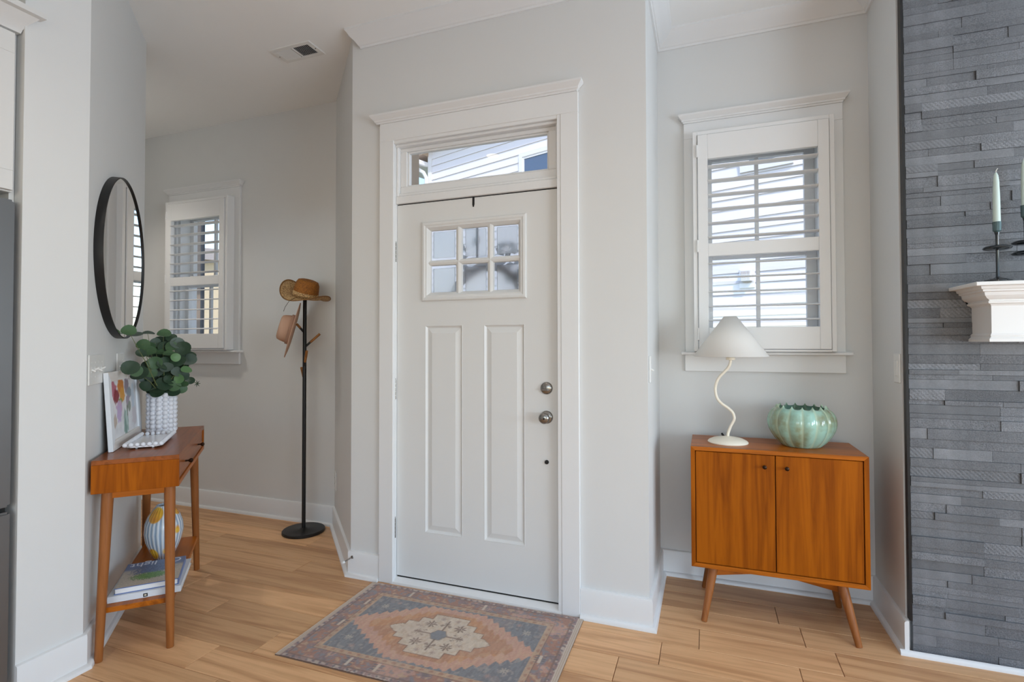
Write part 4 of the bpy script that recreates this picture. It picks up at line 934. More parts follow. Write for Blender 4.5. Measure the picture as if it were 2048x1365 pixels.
def hat(name, lab, loc, rot, prof_crown, brim_r, curl, mats, extra=None, oval=0.86, dent=0.012):
    """hat built around local z, front to -y"""
    r = tag(thing(name, lab, 'hat', loc)); r.rotation_euler = rot
    def shell(prof, seg, fz, nm, mat, th=0.0025):
        q = MB(); m = len(prof)
        for s_, (rr, z) in enumerate(prof):
            for k in range(seg):
                a = 2*PI*k/seg; x, y = rr*math.cos(a), rr*math.sin(a)*oval if True else 0; q.v.append((x, y, z+fz(a, rr, z)))
        for i in range(m-1):
            for k in range(seg): q.f.append((i*seg+k, i*seg+(k+1) % seg, (i+1)*seg+(k+1) % seg, (i+1)*seg+k))
        o = q.build(nm, mat, r, smooth=70); md = o.modifiers.new('thickness', 'SOLIDIFY'); md.thickness = th; md.offset = 0; return o
    r0 = prof_crown[0][0]
    shell(prof_crown, 48, lambda a, rr, z: -dent*max(0, 1-rr/0.06)*(1.0) if z > prof_crown[-1][1]-0.03 else 0, 'crown', mats[0])
    shell([(r0+(brim_r-r0)*t_, 0) for t_ in (0, 0.12, 0.3, 0.5, 0.7, 0.85, 0.96)], 64, curl, 'brim', mats[1])
    shell([(r0+(brim_r-r0)*t_, 0) for t_ in (0.94, 0.98, 1.0)], 64, curl, 'brim_edge', mats[3], 0.0045)
    shell([(r0+0.0025, 0.003), (r0+0.0035, 0.016), (r0+0.0030, 0.036)], 48, lambda a, rr, z: 0, 'band', mats[2], 0.002)
    return r
def straw(name, c1, c2):
    m, n, l, b = newmat(name); tc = n.new('ShaderNodeTexCoord'); vo = n.new('ShaderNodeTexVoronoi'); vo.inputs['Scale'].default_value = 230; l.new(tc.outputs['Object'], vo.inputs['Vector'])
    cr = n.new('ShaderNodeValToRGB'); cr.color_ramp.elements[0].color = c1; cr.color_ramp.elements[1].color = c2; sp = n.new('ShaderNodeSeparateColor'); l.new(vo.outputs['Color'], sp.inputs[0]); l.new(sp.outputs[0], cr.inputs[0]); l.new(cr.outputs[0], b.inputs['Base Color']); b.inputs['Roughness'].default_value = 0.75
    bp = n.new('ShaderNodeBump'); bp.inputs['Strength'].default_value = 0.5; bp.inputs['Distance'].default_value = 0.002; l.new(vo.outputs['Distance'], bp.inputs['Height']); l.new(bp.outputs[0], b.inputs['Normal']); return m
ST1 = straw('straw_brown', S(116, 68, 18), S(170, 106, 32)); ST2 = straw('straw_speckled', S(118, 80, 40), S(228, 190, 134)); ST3 = straw('straw_edge', S(118, 78, 36), S(150, 104, 52))
def e_rot(tilt_right, tilt_fwd): return (Matrix.Rotation(VA, 4, 'Z') @ Matrix.Rotation(tilt_right, 4, 'Y') @ Matrix.Rotation(tilt_fwd, 4, 'X')).to_euler()
def off(x, y, z): return RK+Vector((math.cos(VA)*x-math.sin(VA)*y, math.sin(VA)*x+math.cos(VA)*y, z))
h1 = hat('straw_hat', 'brown and speckled straw cowboy hat on top of the coat rack', off(0.0, -0.012, 1.603), e_rot(0.20, 0.26),
    [(0.080, 0.0), (0.081, 0.03), (0.079, 0.06), (0.075, 0.092), (0.064, 0.114), (0.045, 0.126), (0.022, 0.130), (0.0, 0.131)], 0.166,
    lambda a, rr, z: 0.078*max(0, (rr-0.08)/0.085)**1.5*math.cos(a-2.45)**2*(1.0 if math.cos(a-2.45) > 0 else 0.72)-0.020*max(0, (rr-0.08)/0.085)*math.sin(a-2.45)**2, (ST1, ST2, ST2, ST3), oval=1.0, dent=0.022)
MB().tube([(0.02, -0.083, 0.012), (-0.02, -0.085, 0.012), (-0.055, -0.065, 0.012), (-0.07, -0.045, 0.014)], 0.0016, 6).build('cord', M_BRASS, h1)
MB().tube([(-0.035, -0.082, 0.012), (-0.06, -0.12, 0.0), (-0.085, -0.155, -0.02), (-0.10, -0.165, -0.06), (-0.105, -0.15, -0.095)], 0.0013, 6).build('cord_end', M_BRASS, h1)
FEL = plain('felt_tan', S(190, 152, 128), 0.95, spec=0.1, var=0.05, bump=0.2); FEL2 = plain('felt_band', S(172, 134, 112), 0.9, var=0.04)
h2 = hat('felt_hat', 'tan felt hat hung sideways on a branch of the coat rack', off(-0.067, -0.0, 1.375), e_rot(-(PI/2-0.262), 0.0),
    [(0.098, 0.0), (0.096, 0.02), (0.091, 0.05), (0.086, 0.075), (0.080, 0.090), (0.068, 0.096), (0.04, 0.092), (0.0, 0.088)], 0.193,
    lambda a, rr, z: 0.010*max(0, (rr-0.1)/0.09)**2, (FEL, FEL, FEL2, FEL), oval=0.9, dent=0.006)

# ------------------------------------------------------------------ cabinet, lamp, bowl
def cabinet():
    x0, x1, y0, y1, z0, z1 = -0.074, 0.646, 2.60, 2.935, 0.232, 0.795; cx = (x0+x1)/2; cy = (y0+y1)/2; hx, hy = (x1-x0)/2, (y1-y0)/2; th = 0.019
    r = tag(thing('cabinet', 'mid-century wooden two-door cabinet in the alcove', 'cabinet', (cx, cy, 0)))
    MB().add([(-hx, -hy, z1), (hx, -hy, z1), (hx, hy, z1), (-hx, hy, z1), (-hx+th, -hy, z1-th), (hx-th, -hy, z1-th), (hx-th, hy, z1-th), (-hx+th, hy, z1-th)], [(0, 1, 2, 3), (7, 6, 5, 4), (0, 4, 5, 1), (1, 5, 6, 2), (2, 6, 7, 3), (3, 7, 4, 0)]).build('top', M_WOOD_X, r, bevel=0.001)
    MB().add([(-hx, -hy, z0), (hx, -hy, z0), (hx, hy, z0), (-hx, hy, z0), (-hx+th, -hy, z0+th), (hx-th, -hy, z0+th), (hx-th, hy, z0+th), (-hx+th, hy, z0+th)], [(0, 1, 2, 3), (7, 6, 5, 4), (0, 4, 5, 1), (1, 5, 6, 2), (2, 6, 7, 3), (3, 7, 4, 0)]).build('bottom', M_WOOD_X, r, bevel=0.001)
    for s in (-1, 1):
        a, b = s*hx, s*(hx-th)
        MB().add([(a, -hy, z0), (b, -hy, z0+th), (b, -hy, z1-th), (a, -hy, z1), (a, hy, z0), (b, hy, z0+th), (b, hy, z1-th), (a, hy, z1)], [(0, 1, 2, 3), (7, 6, 5, 4), (0, 4, 5, 1), (1, 5, 6, 2), (2, 6, 7, 3), (3, 7, 4, 0)]).build('side', M_WOOD_Z, r, bevel=0.001)
    MB().box(-hx+th, hx-th, hy-0.012, hy-0.004, z0+th, z1-th).build('back', M_WOOD_Z, r)
    MB().box(-hx+th, hx-th, -hy+0.03, -hy+0.034, z0+th, z1-th).build('interior', M_DARK, r)
    for s in (-1, 1):
        xa, xb = (-hx+th+0.003, -0.0018) if s < 0 else (0.0018, hx-th-0.003)
        d = MB().box(xa, xb, -hy+0.004, -hy+0.024, z0+th+0.003, z1-th-0.003).build('door', M_WOOD_Z, r, bevel=0.001)
        MB().lathe([(0.0035, 0), (0.0035, -0.010), (0.007, -0.014), (0.0095, -0.020), (0.0085, -0.025), (0.004, -0.0285), (0.0, -0.029)], 18, (s*0.037-(0.008 if s < 0 else -0.008), -hy+0.004, z1-0.072), (0, 1, 0)).build('knob', M_BRASS, d, smooth=40)
    for sx in (-1, 1):
        for sy in (-1, 1):
            a = Vector((sx*0.262, sy*0.115, z0-0.001)); b = Vector((sx*0.307, sy*0.160 if sy > 0 else -0.198, 0.0)); d = a-b
            MB().lathe([(0.012, 0.0), (0.013, 0.004), (0.0185, d.length*0.6), (0.0215, d.length)], 20, b, d).build('leg', M_LEG, r, smooth=40)
    for sg in (-1, 1):
        a = Vector((-0.255, -0.11*sg)); b = Vector((0.255, 0.11*sg)); d = (b-a).normalized(); n_ = Vector((-d.y, d.x))*0.009; zo = z0-(0.0005 if sg > 0 else 0.0005)
        MB().prism([tuple(a+n_), tuple(b+n_), tuple(b-n_), tuple(a-n_)], zo-0.046, zo).build('cross_stretcher', M_WOOD_X, r, bevel=0.001)
cabinet()
def lamp():
    r = tag(thing('table_lamp', 'white table lamp with a wavy stem and cone shade', 'lamp', (0.0947, 2.755, 0.7955)))
    MW = plain('lamp_enamel', S(238, 230, 212), 0.4, var=0.01)
    MB().lathe([(0.092, 0.0), (0.093, 0.004), (0.088, 0.010), (0.07, 0.019), (0.045, 0.025), (0.016, 0.029), (0.011, 0.031), (0.0, 0.031)], 48).build('base', MW, r, smooth=40)
    ctrl = [(0.0, 0.028), (0.003, 0.05), (0.014, 0.08), (0.028, 0.108), (0.030, 0.125), (0.022, 0.148), (0.002, 0.168), (-0.028, 0.190), (-0.047, 0.215), (-0.055, 0.25), (-0.051, 0.285), (-0.036, 0.318), (-0.012, 0.345), (0.008, 0.370), (0.015, 0.392), (0.016, 0.412)]
    def cat(ps, k=5):
        out = []
        for i in range(len(ps)-1):
            p0, p1, p2, p3 = [Vector(ps[max(0, min(len(ps)-1, j))]) for j in (i-1, i, i+1, i+2)]
            for q in range(k):
                t_ = q/k; out.append(0.5*((2*p1)+(p2-p0)*t_+(2*p0-5*p1+4*p2-p3)*t_*t_+(3*p1-p0-3*p2+p3)*t_**3))
        out.append(Vector(ps[-1])); return out
    MB().tube([(p.x, 0, p.y) for p in cat(ctrl)], 0.0068, 14).build('stem', MW, r, smooth=60)
    MB().lathe([(0.009, 0.402), (0.0215, 0.404), (0.0215, 0.414), (0.017, 0.416), (0.017, 0.45), (0.0, 0.45)], 24, (0.016, 0, 0)).build('socket', MW, r, smooth=40)
    m, n, l, b = newmat('linen_shade'); tc = n.new('ShaderNodeTexCoord'); nz = n.new('ShaderNodeTexNoise'); nz.inputs['Scale'].default_value = 260; l.new(tc.outputs['Object'], nz.inputs['Vector'])
    b.inputs['Base Color'].default_value = S(246, 244, 240); b.inputs['Roughness'].default_value = 0.9; b.inputs['Specular IOR Level'].default_value = 0.1
    tl = n.new('ShaderNodeBsdfTranslucent'); tl.inputs[0].default_value = S(248, 246, 242); mx = n.new('ShaderNodeMixShader'); mx.inputs[0].default_value = 0.42
    bp = n.new('ShaderNodeBump'); bp.inputs['Strength'].default_value = 0.15; bp.inputs['Distance'].default_value = 0.001; l.new(nz.outputs['Fac'], bp.inputs['Height']); l.new(bp.outputs[0], b.inputs['Normal'])
    l.new(b.outputs[0], mx.inputs[1]); l.new(tl.outputs[0], mx.inputs[2]); l.new(mx.outputs[0], n['Material Output'].inputs[0])
    sh = MB().lathe([(0.1725, 0.422), (0.030, 0.616)], 64, (0.016, 0, 0), cap=False).build('shade', m, r, smooth=60); md = sh.modifiers.new('thickness', 'SOLIDIFY'); md.thickness = 0.002
    q = MB()
    for k in range(3): a = k*2*PI/3; q.cyl((0.016, 0, 0.60), (0.016+0.031*math.cos(a), 0.031*math.sin(a), 0.612), 0.0015, seg=6)
    q.cyl((0.016, 0, 0.45), (0.016, 0, 0.602), 0.003, seg=8); q.build('shade_fitter', MW, r)
    MB().cyl((-0.018, 0.03, 0.024), (-0.026, 0.04, 0.036), 0.006, 0.005, 10).build('cord_grommet', M_BLACK, r)
    MB().tube([(-0.022, 0.035, 0.03), (-0.02, 0.07, 0.02), (0.0, 0.11, 0.004), (0.02, 0.128, 0.0035)], 0.003, 8).build('cord', plain('cord_grey', S(120, 118, 112), 0.6), r, smooth=60)
lamp()
def bowl():
    r = tag(thing('ceramic_bowl', 'celadon ribbed ceramic bowl with a pointed rim', 'bowl', (0.419, 2.785, 0.7955)))
    NR = 15; seg = NR*10
    prof = [(0.070, 0.0), (0.085, 0.003), (0.112, 0.030), (0.135, 0.066), (0.146, 0.100), (0.145, 0.132), (0.135, 0.158), (0.119, 0.176), (0.108, 0.183)]
    m, n, l, b = newmat('celadon_glaze'); at = n.new('ShaderNodeAttribute'); at.attribute_name = 'col'; tc = n.new('ShaderNodeTexCoord'); nz = n.new('ShaderNodeTexNoise'); nz.inputs['Scale'].default_value = 11; nz.inputs['Detail'].default_value = 5; l.new(tc.outputs['Object'], nz.inputs['Vector'])
    cr = n.new('ShaderNodeValToRGB'); cr.color_ramp.elements[0].color = S(128, 126, 88); cr.color_ramp.elements[1].color = S(156, 196, 180); cr.color_ramp.elements[0].position = 0.36; cr.color_ramp.elements[1].position = 0.58; l.new(nz.outputs['Fac'], cr.inputs[0])
    mx = n.new('ShaderNodeMix'); mx.data_type = 'RGBA'; l.new(at.outputs['Fac'], mx.inputs[0]); l.new(cr.outputs[0], mx.inputs[6]); mx.inputs[7].default_value = S(182, 200, 172); l.new(mx.outputs[2], b.inputs['Base Color'])
    b.inputs['Roughness'].default_value = 0.13; b.inputs['Coat Weight'].default_value = 0.35
    q = MB(); cols = []; NP = 30
    def sm(t_):   # smooth profile
        i = min(int(t_*(len(prof)-1)), len(prof)-2); f = t_*(len(prof)-1)-i; p0, p1, p2, p3 = [Vector(prof[max(0, min(len(prof)-1, j))]) for j in (i-1, i, i+1, i+2)]
        return 0.5*((2*p1)+(p2-p0)*f+(2*p0-5*p1+4*p2-p3)*f*f+(3*p1-p0-3*p2+p3)*f**3)
    for inner in (0, 1):
        for i in range(NP+1):
            t_ = i/NP if not inner else 1-i/NP; p = sm(t_)
            for k in range(seg):
                a = 2*PI*k/seg; ph = (k % 10)/10.0; lobe = abs(math.sin(PI*ph))**0.6; amp = 0.085*min(1, t_*4+0.25)
                ridge = math.exp(-((min(ph, 1-ph))/0.09)**2)
                rr = p.x*(1-amp+amp*lobe)+0.0035*ridge-(0.006 if inner else 0); z = p.y
                if t_ > 0.75: z += 0.020*((t_-0.75)/0.25)**1.5*(0.45*ridge-0.25*lobe); rr += 0.002*ridge*(t_-0.75)/0.25
                if inner and t_ < 0.1: z += 0.006
                q.v.append((rr*math.cos(a), rr*math.sin(a), z)); cols.append((ridge*0.8,)*3+(1,))
    N_ = 2*(NP+1)
    for i in range(N_-1):
        for k in range(seg): q.f.append((i*seg+k, i*seg+(k+1) % seg, (i+1)*seg+(k+1) % seg, (i+1)*seg+k))
    q.f.append(tuple(range(seg-1, -1, -1))); q.f.append(tuple(range((N_-1)*seg, N_*seg)))
    me = bpy.data.meshes.new('ribbed_body'); me.from_pydata(q.v, [], q.f); me.update(); set_colors(me, cols); me.polygons.foreach_set('use_smooth', [True]*len(me.polygons)); me.set_sharp_from_angle(angle=math.radians(70)); link('ribbed_body', me, m, r)
bowl()

# ------------------------------------------------------------------ rug
def rug():
    x0, x1, y0, y1 = -1.683, -0.540, 1.700, 2.384; W, H = x1-x0, y1-y0; cx, cy = (x0+x1)/2, (y0+y1)/2
    r = tag(thing('entry_rug', 'faded oriental rug with a cream medallion before the entry door', 'rug', (cx, cy, 0.0005), 0.012))
    step = 0.0042; nx, ny = int(W/step), int(H/step); rs = np.random.RandomState(5)
    U, V = np.meshgrid(np.linspace(-W/2, W/2, nx), np.linspace(-H/2, H/2, ny))
    def noise(fx, fy):
        a = rs.rand(fy+2, fx+2); zi = np.linspace(0, fy+0.999, ny); xi = np.linspace(0, fx+0.999, nx); z_, x_ = np.meshgrid(zi, xi, indexing='ij'); i, j = z_.astype(int), x_.astype(int); fz, f_ = z_-i, x_-j; i2, j2 = np.minimum(i+1, fy+1), np.minimum(j+1, fx+1)
        return a[i, j]*(1-fz)*(1-f_)+a[i2, j]*fz*(1-f_)+a[i, j2]*(1-fz)*f_+a[i2, j2]*fz*f_
    fine = rs.rand(ny, nx); n1, n2, n3, n4 = noise(14, 9), noise(40, 26), noise(90, 55), noise(150, 24)
    def sc(*c): return np.array(lin(tuple(v/255 for v in c)))
    def lay(C, mask, col, k=1.0):
        m = np.clip(mask, 0, 1)[..., None]*k; return C*(1-m)+col*m
    NAVY, BLUE, RUST, PINK, ORNG, CREAM, BRN, TAN, MAUVE = sc(74, 80, 92), sc(104, 114, 122), sc(150, 104, 84), sc(188, 146, 130), sc(184, 130, 88), sc(196, 182, 164), sc(88, 66, 58), sc(178, 150, 120), sc(128, 104, 104)
    C = np.ones((ny, nx, 3))*MAUVE
    au, av = np.abs(U), np.abs(V); hw, hh = W/2, H/2
    dist = np.minimum(hw-au-0.022, hh-av)          # distance from patterned edge
    # main border: patches of rust, pink, blue and tan
    C = lay(C, (n2 > 0.5)*1.0, RUST, 0.85); C = lay(C, (n1 > 0.62)*1.0, PINK, 0.6); C = lay(C, (n3 > 0.66)*1.0, BLUE, 0.75); C = lay(C, (n3 < 0.22)*1.0, TAN, 0.7); C = lay(C, ((n2 < 0.25) & (n3 < 0.5))*1.0, NAVY, 0.6)
    # guard stripes
    C = lay(C, (dist < 0.022)*1.0, MAUVE, 0.8); mot = ((np.sin((U+V)*190) > 0.3) & (np.sin((U-V)*190) > -0.2)); C = lay(C, ((dist < 0.020) & mot)*1.0, NAVY, 0.8); C = lay(C, ((dist < 0.018) & ~mot & (n3 > .55))*1.0, CREAM, 0.55)
    C = lay(C, ((dist > 0.020) & (dist < 0.026))*1.0, BRN, 0.6)
    bi = 0.118
    C = lay(C, ((dist > bi-0.026) & (dist < bi))*1.0, TAN, 0.75); C = lay(C, ((dist > bi-0.020) & (dist < bi-0.006) & (np.sin(U*150)*np.sin(V*150) > 0.1))*1.0, RUST, 0.8); C = lay(C, ((dist > bi-0.030) & (dist < bi-0.026))*1.0, BRN, 0.6)
    # field
    fld = dist >= bi; C = lay(C, fld*1.0, BLUE); C = lay(C, (fld & (n4 > 0.55))*1.0, NAVY, 0.55); C = lay(C, (fld & (n3 > 0.72))*1.0, CREAM, 0.22)
    fu, fv = hw-0.022-bi, hh-bi
    saw = 0.030*np.abs(((U*26) % 1)-0.5)*2
    dia = au/(fu*1.0)+np.maximum(0, av+saw*0.9-0.03)/(fv*1.28)
    big = fld & (dia < 1.02) & (av < fv*0.985-saw*0.45)
    C = lay(C, big*1.0, ORNG); C = lay(C, (big & (n1 > 0.5))*1.0, RUST, 0.45); edge = big & ((dia > 0.80) | (av > fv*0.80)); C = lay(C, edge*1.0, PINK, 0.75); C = lay(C, (big & (n4 > 0.6))*1.0, TAN, 0.35)
    # cream stepped medallion
    med = ((au < 0.085) & (av < 0.155)) | ((au < 0.135) & (av < 0.110)) | ((au < 0.185) & (av < 0.066)) | ((au+av*1.3 < 0.245) & (av < 0.034))
    def dil(m, k):
        o = m.copy()
        for _ in range(k):
            p = np.pad(o, 1); o = p[1:-1, 1:-1] | p[:-2, 1:-1] | p[2:, 1:-1] | p[1:-1, :-2] | p[1:-1, 2:]
        return o
    C = lay(C, (dil(med, 1))*1.0, BRN, 0.75); C = lay(C, med*1.0, CREAM); C = lay(C, (med & (n3 > 0.6))*1.0, TAN, 0.35)
    # motifs in the medallion
    def star(px, py, R_, col, k=0.85):
        nonlocal C
        du, dv = U-px, V-py; rr = np.hypot(du, dv); th_ = np.arctan2(dv, du); C = lay(C, (rr < R_*(0.55+0.45*np.cos(8*th_)))*1.0, col, k)
    for sx in (-1, 1):
        for sy in (-1, 1): star(sx*0.072, sy*0.072, 0.030, BRN); star(sx*0.118, sy*0.045, 0.016, MAUVE, .6); star(sx*0.035, sy*0.125, 0.016, MAUVE, 0.6)
    for sx, sy in ((1, 0), (-1, 0), (0, 1), (0, -1)):
        C = lay(C, ((np.abs(U*sy+V*sx) < 0.005) & (U*sx+V*sy > 0.03) & (U*sx+V*sy < 0.12))*1.0, BRN, 0.8); star(sx*0.10, sy*0.09, 0.020, BRN, .7)
        for s_ in (-1, 1): star(sx*0.075+sy*0.018*s_, sy*0.075+sx*0.018*s_, 0.012, BRN, 0.7)
    hexm = (np.maximum(au*0.9+av*0.5, av) < 0.034); C = lay(C, dil(hexm, 1)*1.0, BRN, 0.7); C = lay(C, hexm*1.0, BLUE)
    for sx in (-1, 1):
        for sy in (-1, 1): star(sx*0.36, sy*0.14, 0.022, CREAM, 0.5); star(sx*0.31, sy*0.19, 0.014, PINK, 0.4)
    # comb motifs in the border
    for px, py in ((-0.47, -0.05), (-0.47, 0.15), (0.47, -0.02), (0.47, -0.2), (-0.25, -0.285), (-0.12, -0.285), (0.2, -0.285), (0.1, 0.285), (-0.3, 0.285)):
        du, dv = U-px, V-py; C = lay(C, ((np.abs(du) < 0.006) & (np.abs(dv) < 0.026))*1.0, CREAM, 0.8); C = lay(C, ((np.abs(du) < 0.024) & (np.abs(dv) < 0.026) & (np.abs(du) > 0.006) & (np.sin(dv*420) > 0))*1.0, NAVY, 0.8)
    # worn, woven look
    C *= (0.80+0.34*fine*0.6+0.22*n4)[..., None]; C = lay(C, (n1 > 0.7)*1.0, sc(176, 150, 136), 0.16)
    C = C*0.86+np.array(sc(172, 152, 138))*0.26
    # plain woven selvedge on the short ends
    sel = (hw-au) < 0.022; C = lay(C, sel*1.0, sc(196, 180, 164)); C = lay(C, (sel & (np.sin((hw-au)*900) > 0.4))*1.0, sc(160, 138, 118), 0.6)
    hgt = 0.0055+0.0012*fine-0.0012*sel
    verts = np.stack([U, V, hgt], -1).reshape(-1, 3)
    idx = np.arange(nx*ny).reshape(ny, nx); faces = np.stack([idx[:-1, :-1], idx[:-1, 1:], idx[1:, 1:], idx[1:, :-1]], -1).reshape(-1, 4)
    me = bpy.data.meshes.new('woven_pile'); me.from_pydata(verts.tolist(), [], faces.tolist()); set_colors(me, np.concatenate([np.clip(C, 0, 1).reshape(-1, 3), np.ones((nx*ny, 1))], 1)); me.polygons.foreach_set('use_smooth', [True]*len(me.polygons))
    link('woven_pile', me, vcol('rug_pile', 0.95, spec=0.1, sheen=0.2), r)
    MB().box(-W/2, W/2, -H/2, H/2, 0.0, 0.0038).build('backing', plain('rug_backing', S(120, 96, 80), 0.9), r)
rug()

# ------------------------------------------------------------------ kitchen edge: refrigerator and cabinet
def kitchen():
    r = tag(thing('refrigerator', 'stainless steel refrigerator at the left photo edge', 'refrigerator', (-2.70, 0.68, 0)))
    MB().box(-0.35, 0.33, -0.45, 0.448, 0.02, 1.80).build('body', plain('fridge_side', S(70, 70, 70), 0.5), r, bevel=0.004)
    MB().box(0.335, 0.375, -0.45, 0.452, 0.705, 1.80).build('upper_door', M_STEEL, r, bevel=0.008, seg=2)
    MB().box(0.335, 0.375, -0.45, 0.452, 0.06, 0.688).build('freezer_drawer', M_STEEL, r, bevel=0.008, seg=2)
    MB().box(0.34, 0.352, -0.44, 0.445, 0.688, 0.705).build('gap', M_DARK, r)
    MB().box(-0.3, 0.3, -0.4, 0.4, 0.0, 0.02).build('feet', M_DARK, r)
    r = tag(thing('upper_cabinet', 'grey-white cabinet with crown above the refrigerator', 'cabinet', (-2.75, 0.68, 1.83)))
    MB().box(-0.4, 0.40, -0.46, 0.452, 0, 0.585).build('body', M_CAB, r, bevel=0.002)
    q = MB(); q.box(0.4, 0.418, -0.45, 0.446, 0.005, 0.075); q.box(0.4, 0.418, -0.45, 0.446, 0.50, 0.575); q.box(0.4, 0.418, 0.386, 0.446, 0.075, 0.50); q.box(0.4, 0.418, -0.45, -0.39, 0.075, 0.50); q.build('door_frame', M_CAB, r, bevel=0.0015)
    MB().box(0.4, 0.408, -0.39, 0.386, 0.075, 0.50).build('door_panel', M_CAB, r)
    MB().sweep([(0.40, -0.46), (0.40, 0.452), (-0.05, 0.452)], [(0, 0.585), (0.012, 0.585), (0.016, 0.60), (0.030, 0.625), (0.050, 0.65), (0.064, 0.655), (0.064, 0.675), (0, 0.675)], -1).build('crown_molding', M_CAB, r, smooth=30)
    MB().box(-3.1+2.75, 0.378, 0.4525, 0.468, -0.03, 0.675).build('filler_strip', M_CAB, r)
kitchen()

# ------------------------------------------------------------------ outside
def outside():
    gm = plain('lawn', S(122, 128, 96), 0.95, var=0.3, scale=3)
    tag(MB().box(-60, 40, 4.6, 70, -0.9, -0.5).build('ground', gm), kind='structure')
    PC = plain('porch_concrete', S(206, 202, 196), 0.9, var=0.05)
    tag(MB().box(-6.5, 3.0, WB+EXT+.02, 4.6, -0.3, -0.12).build('porch_floor', PC), kind='structure')
    tag(MB().box(-1.9, XR-.12, WY1+.01, WB+EXT+.02, -0.3, -0.03).build('porch_landing', PC), kind='structure')
    TAN = plain('porch_tan', S(176, 152, 130), 0.8, var=0.04); WHT = plain('exterior_white', S(224, 222, 224), 0.7, var=0.02)
    # porch post seen through the transom
    r = tag(thing('porch_post', 'tan square porch post outside the entry door', 'post', (-2.57, 4.2, -0.12)))
    MB().box(-0.045, 0.035, -0.08, 0.08, 0.12, 3.42).build('shaft', TAN, r, bevel=0.004); MB().box(-0.08, 0.07, -0.11, 0.11, 0.0, 0.12).build('plinth', TAN, r, bevel=0.004)
    r = tag(thing('porch_roof', 'tan porch roof and beam over the entry', 'roof', (-2.5, 3.8, 3.30)))
    MB().box(-2.6, 1.9, -0.62, 0.55, 0.06, 0.16).build('soffit', WHT, r); MB().box(-2.6, 1.9, 0.33, 0.49, 0.0, 0.06).build('beam', TAN, r)
    # neighbouring house with lap siding
    u = Vector((-0.948, 0.319, 0)).normalized(); nn = Vector((-0.319, -0.948, 0)).normalized()     # nn faces us
    B0 = Vector((0.73, 9.95, -0.5)); rz = math.atan2(-u.y, -u.x)
    r = tag(thing('neighbor_house', 'pale lap-sided neighbouring house seen through transom and alcove window', 'house', B0, rz))
    # local x runs to the right along the wall, -y faces us
    def lx(P): q = Vector(P)-B0; return -(q.x*u.x+q.y*u.y)
    left = lx((-7.15, 12.6, 0)); right = 6.5; EX = 0.191; SID = plain('siding_paint', S(224, 220, 224), 0.75, var=0.02)
    MB().box(left, right, 0.02, 6.0, 0, 7.2).build('body', SID, r)
    k = 0; z = 5.97+0.5-EX*33
    first = None
    while z < 7.0:
        if first is None:
            q = MB(); w_ = right-left-0.1
            q.add([(0, -0.022, 0), (w_, -0.022, 0), (w_, 0.0, EX), (0, 0.0, EX), (0, 0.02, 0), (w_, 0.02, 0), (w_, 0.02, EX), (0, 0.02, EX)], [(0, 1, 2, 3), (4, 7, 6, 5), (0, 4, 5, 1), (3, 2, 6, 7), (0, 3, 7, 4), (1, 5, 6, 2)])
            first = q.build('siding_board', SID, r); first.location = (left+0.1, 0, z)
        else: copies(first, [((left+0.1, 0, z), None, None)], r)
        z += EX
    MB().box(left-0.02, left+0.12, -0.035, 0.05, 0, 7.2).build('corner_board', WHT, r)
    MB().tube([(left-0.02, -0.09, 0.3), (left-0.02, -0.09, 6.35), (left-0.10, -0.12, 6.5), (left-0.22, -0.30, 6.62)], 0.055, 8).build('downspout', WHT, r, smooth=40)
    MB().box(left-0.6, right, -0.42, 0.05, 7.2, 7.32).build('soffit', WHT, r); 
    MB().box(left-0.95, left-0.0, -0.25, 1.5, 6.95, 7.2).build('gable_return', TAN, r); MB().box(left-0.9, left-0.02, -0.40, 2.5, 6.66, 6.80).build('gutter', WHT, r, bevel=0.02)
    DARKG = plain('far_window_glass', S(70, 92, 120), 0.1, spec=0.8, var=0.1); 
    def win(x0, x1, z0, z1):
        w_ = MB(); t_ = 0.10
        for a in ((x0-t_, x0, z0-t_, z1+t_), (x1, x1+t_, z0-t_, z1+t_), (x0, x1, z1, z1+t_), (x0, x1, z0-t_, z0)): w_.box(a[0], a[1], -0.06, 0.0, a[2], a[3])
        f = w_.build('window', WHT, r); s_ = MB(); t2 = 0.05
        for a in ((x0, x0+t2, z0, z1), (x1-t2, x1, z0, z1), (x0+t2, x1-t2, z1-t2, z1), (x0+t2, x1-t2, z0, z0+t2), (x0+t2, x1-t2, (z0+z1)/2-.03, (z0+z1)/2+.03)): s_.box(a[0], a[1], -0.045, 0.0, a[2], a[3])
        s_.build('sash', WHT, f); MB().box(x0+t2, x1-t2, -0.03, -0.025, z0+t2, z1-t2).build('pane', DARKG, f)
    xw = lx((-3.98, 11.53, 0)); win(xw-0.05, xw+0.85, 4.7, 6.18)
    xa, xb = lx((0.60, 10, 0)), lx((1.40, 9.72, 0)); win(xa+0.10, xb-0.10, 4.89, 6.3)
    # utility vent box on the siding
    v = MB(); xv = lx((0.57, 10.0, 0)); v.box(xv, xv+0.25, -0.05, 0, 2.75, 3.08); vb = v.build('vent_box', WHT, r, bevel=0.004)
    q = MB(); q.box(xv+0.05, xv+0.22, -0.16, -0.05, 2.86, 3.05); hd = q.build('vent_hood', WHT, vb, bevel=0.006)
    for k in range(6): MB().box(xv+0.06+k*0.025, xv+0.07+k*0.025, -0.164, -0.16, 2.88, 3.03).build('vent_slat', plain('vent_shade', S(176, 160, 150), 0.8), vb)
    # brick house across the street, through the foyer window
    BR = plain('tan_brick', S(196, 178, 150), 0.9, var=0.12, scale=14); RF = plain('roof_shingle', S(150, 138, 126), 0.9, var=0.15, scale=8)
    c = Vector((-24.0, 17.5, -0.5)); r = tag(thing('brick_house', 'tan brick house across the street beyond the foyer window', 'house', c, math.radians(52)))
    MB().box(-7, 7, 0, 6, 0, 5.9).build('wall', BR, r)
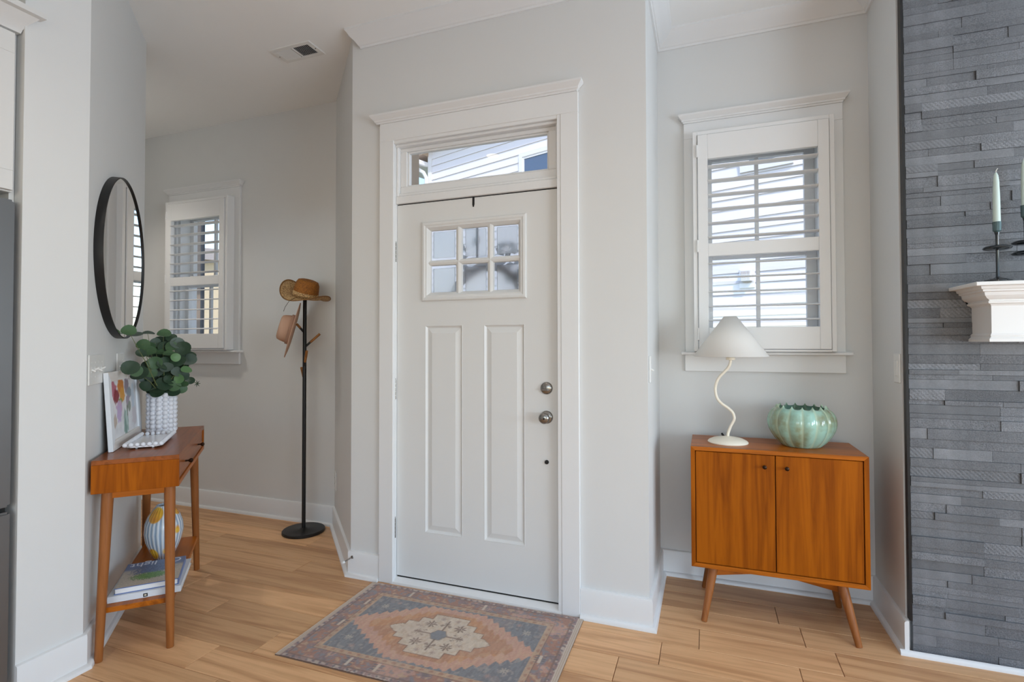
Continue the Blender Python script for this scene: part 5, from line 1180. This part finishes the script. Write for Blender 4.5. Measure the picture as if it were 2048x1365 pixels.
    MB().add([(-7.4, -0.4, 5.9), (7.4, -0.4, 5.9), (7.4, 6.4, 5.9), (-7.4, 6.4, 5.9), (-7.4, 3, 7.0), (7.4, 3, 7.0)], [(0, 1, 5, 4), (2, 3, 4, 5), (1, 2, 5), (3, 0, 4), (3, 2, 1, 0)]).build('roof', RF, r)
    REDP = plain('reddish_pane', S(150, 104, 88), 0.3, var=0.1)
    for x in (-5.2, -2.4, 0.4, 3.2, 5.6):
        for z in (0.9, 3.5):
            q = MB()
            for a in ((x-.12, x, z-.12, z+1.4), (x+.9, x+1.02, z-.12, z+1.4), (x, x+.9, z+1.28, z+1.4), (x, x+.9, z-.12, z), (x, x+.9, z+.6, z+.66)): q.box(a[0], a[1], -0.08, 0, a[2], a[3])
            f = q.build('window', WHT, r); MB().box(x, x+.9, -0.03, -0.01, z, z+1.28).build('pane', REDP, f)
    q = MB().add([(-7.6, -1.6, 2.9), (-1.5, -1.6, 2.9), (-1.5, 0.0, 4.3), (-7.6, 0, 4.3), (-7.6, -1.6, 2.75), (-1.5, -1.6, 2.75), (-1.5, 0, 2.75), (-7.6, 0, 2.75)], [(0, 1, 2, 3), (0, 4, 5, 1), (1, 5, 6, 2), (3, 7, 4, 0), (4, 7, 6, 5)]).build('porch_roof', RF, r)
    # wing of this house with tan trim that the foyer window looks along
    r = tag(thing('porch_side_wall', 'grey porch side wall with tan corner trim outside the foyer window', 'wall', (-5.75, 4.3, -0.3)))
    GRY = plain('porch_panel', S(176, 168, 160), 0.8, var=0.04)
    TAU = plain('porch_taupe', S(150, 132, 116), 0.8); LTT = plain('porch_light_tan', S(206, 184, 162), 0.8)
    MB().box(-1.2, 0.36, 0.015, 0.03, 0, 3.4).build('panel', GRY, r)
    for x, wd, m in ((-0.14, 0.15, LTT), (0.177, 0.05, TAU), (0.229, 0.032, LTT), (0.263, 0.111, TAU)): MB().box(x, x+wd, 0.0, 0.03, 0, 3.4).build('trim_board', m, r, bevel=0.003)
    MB().box(0.375, 0.400, 0.0, 0.03, 0, 3.4).build('dark_edge', plain('downpipe_dark', S(60, 62, 68), 0.6), r)
outside()
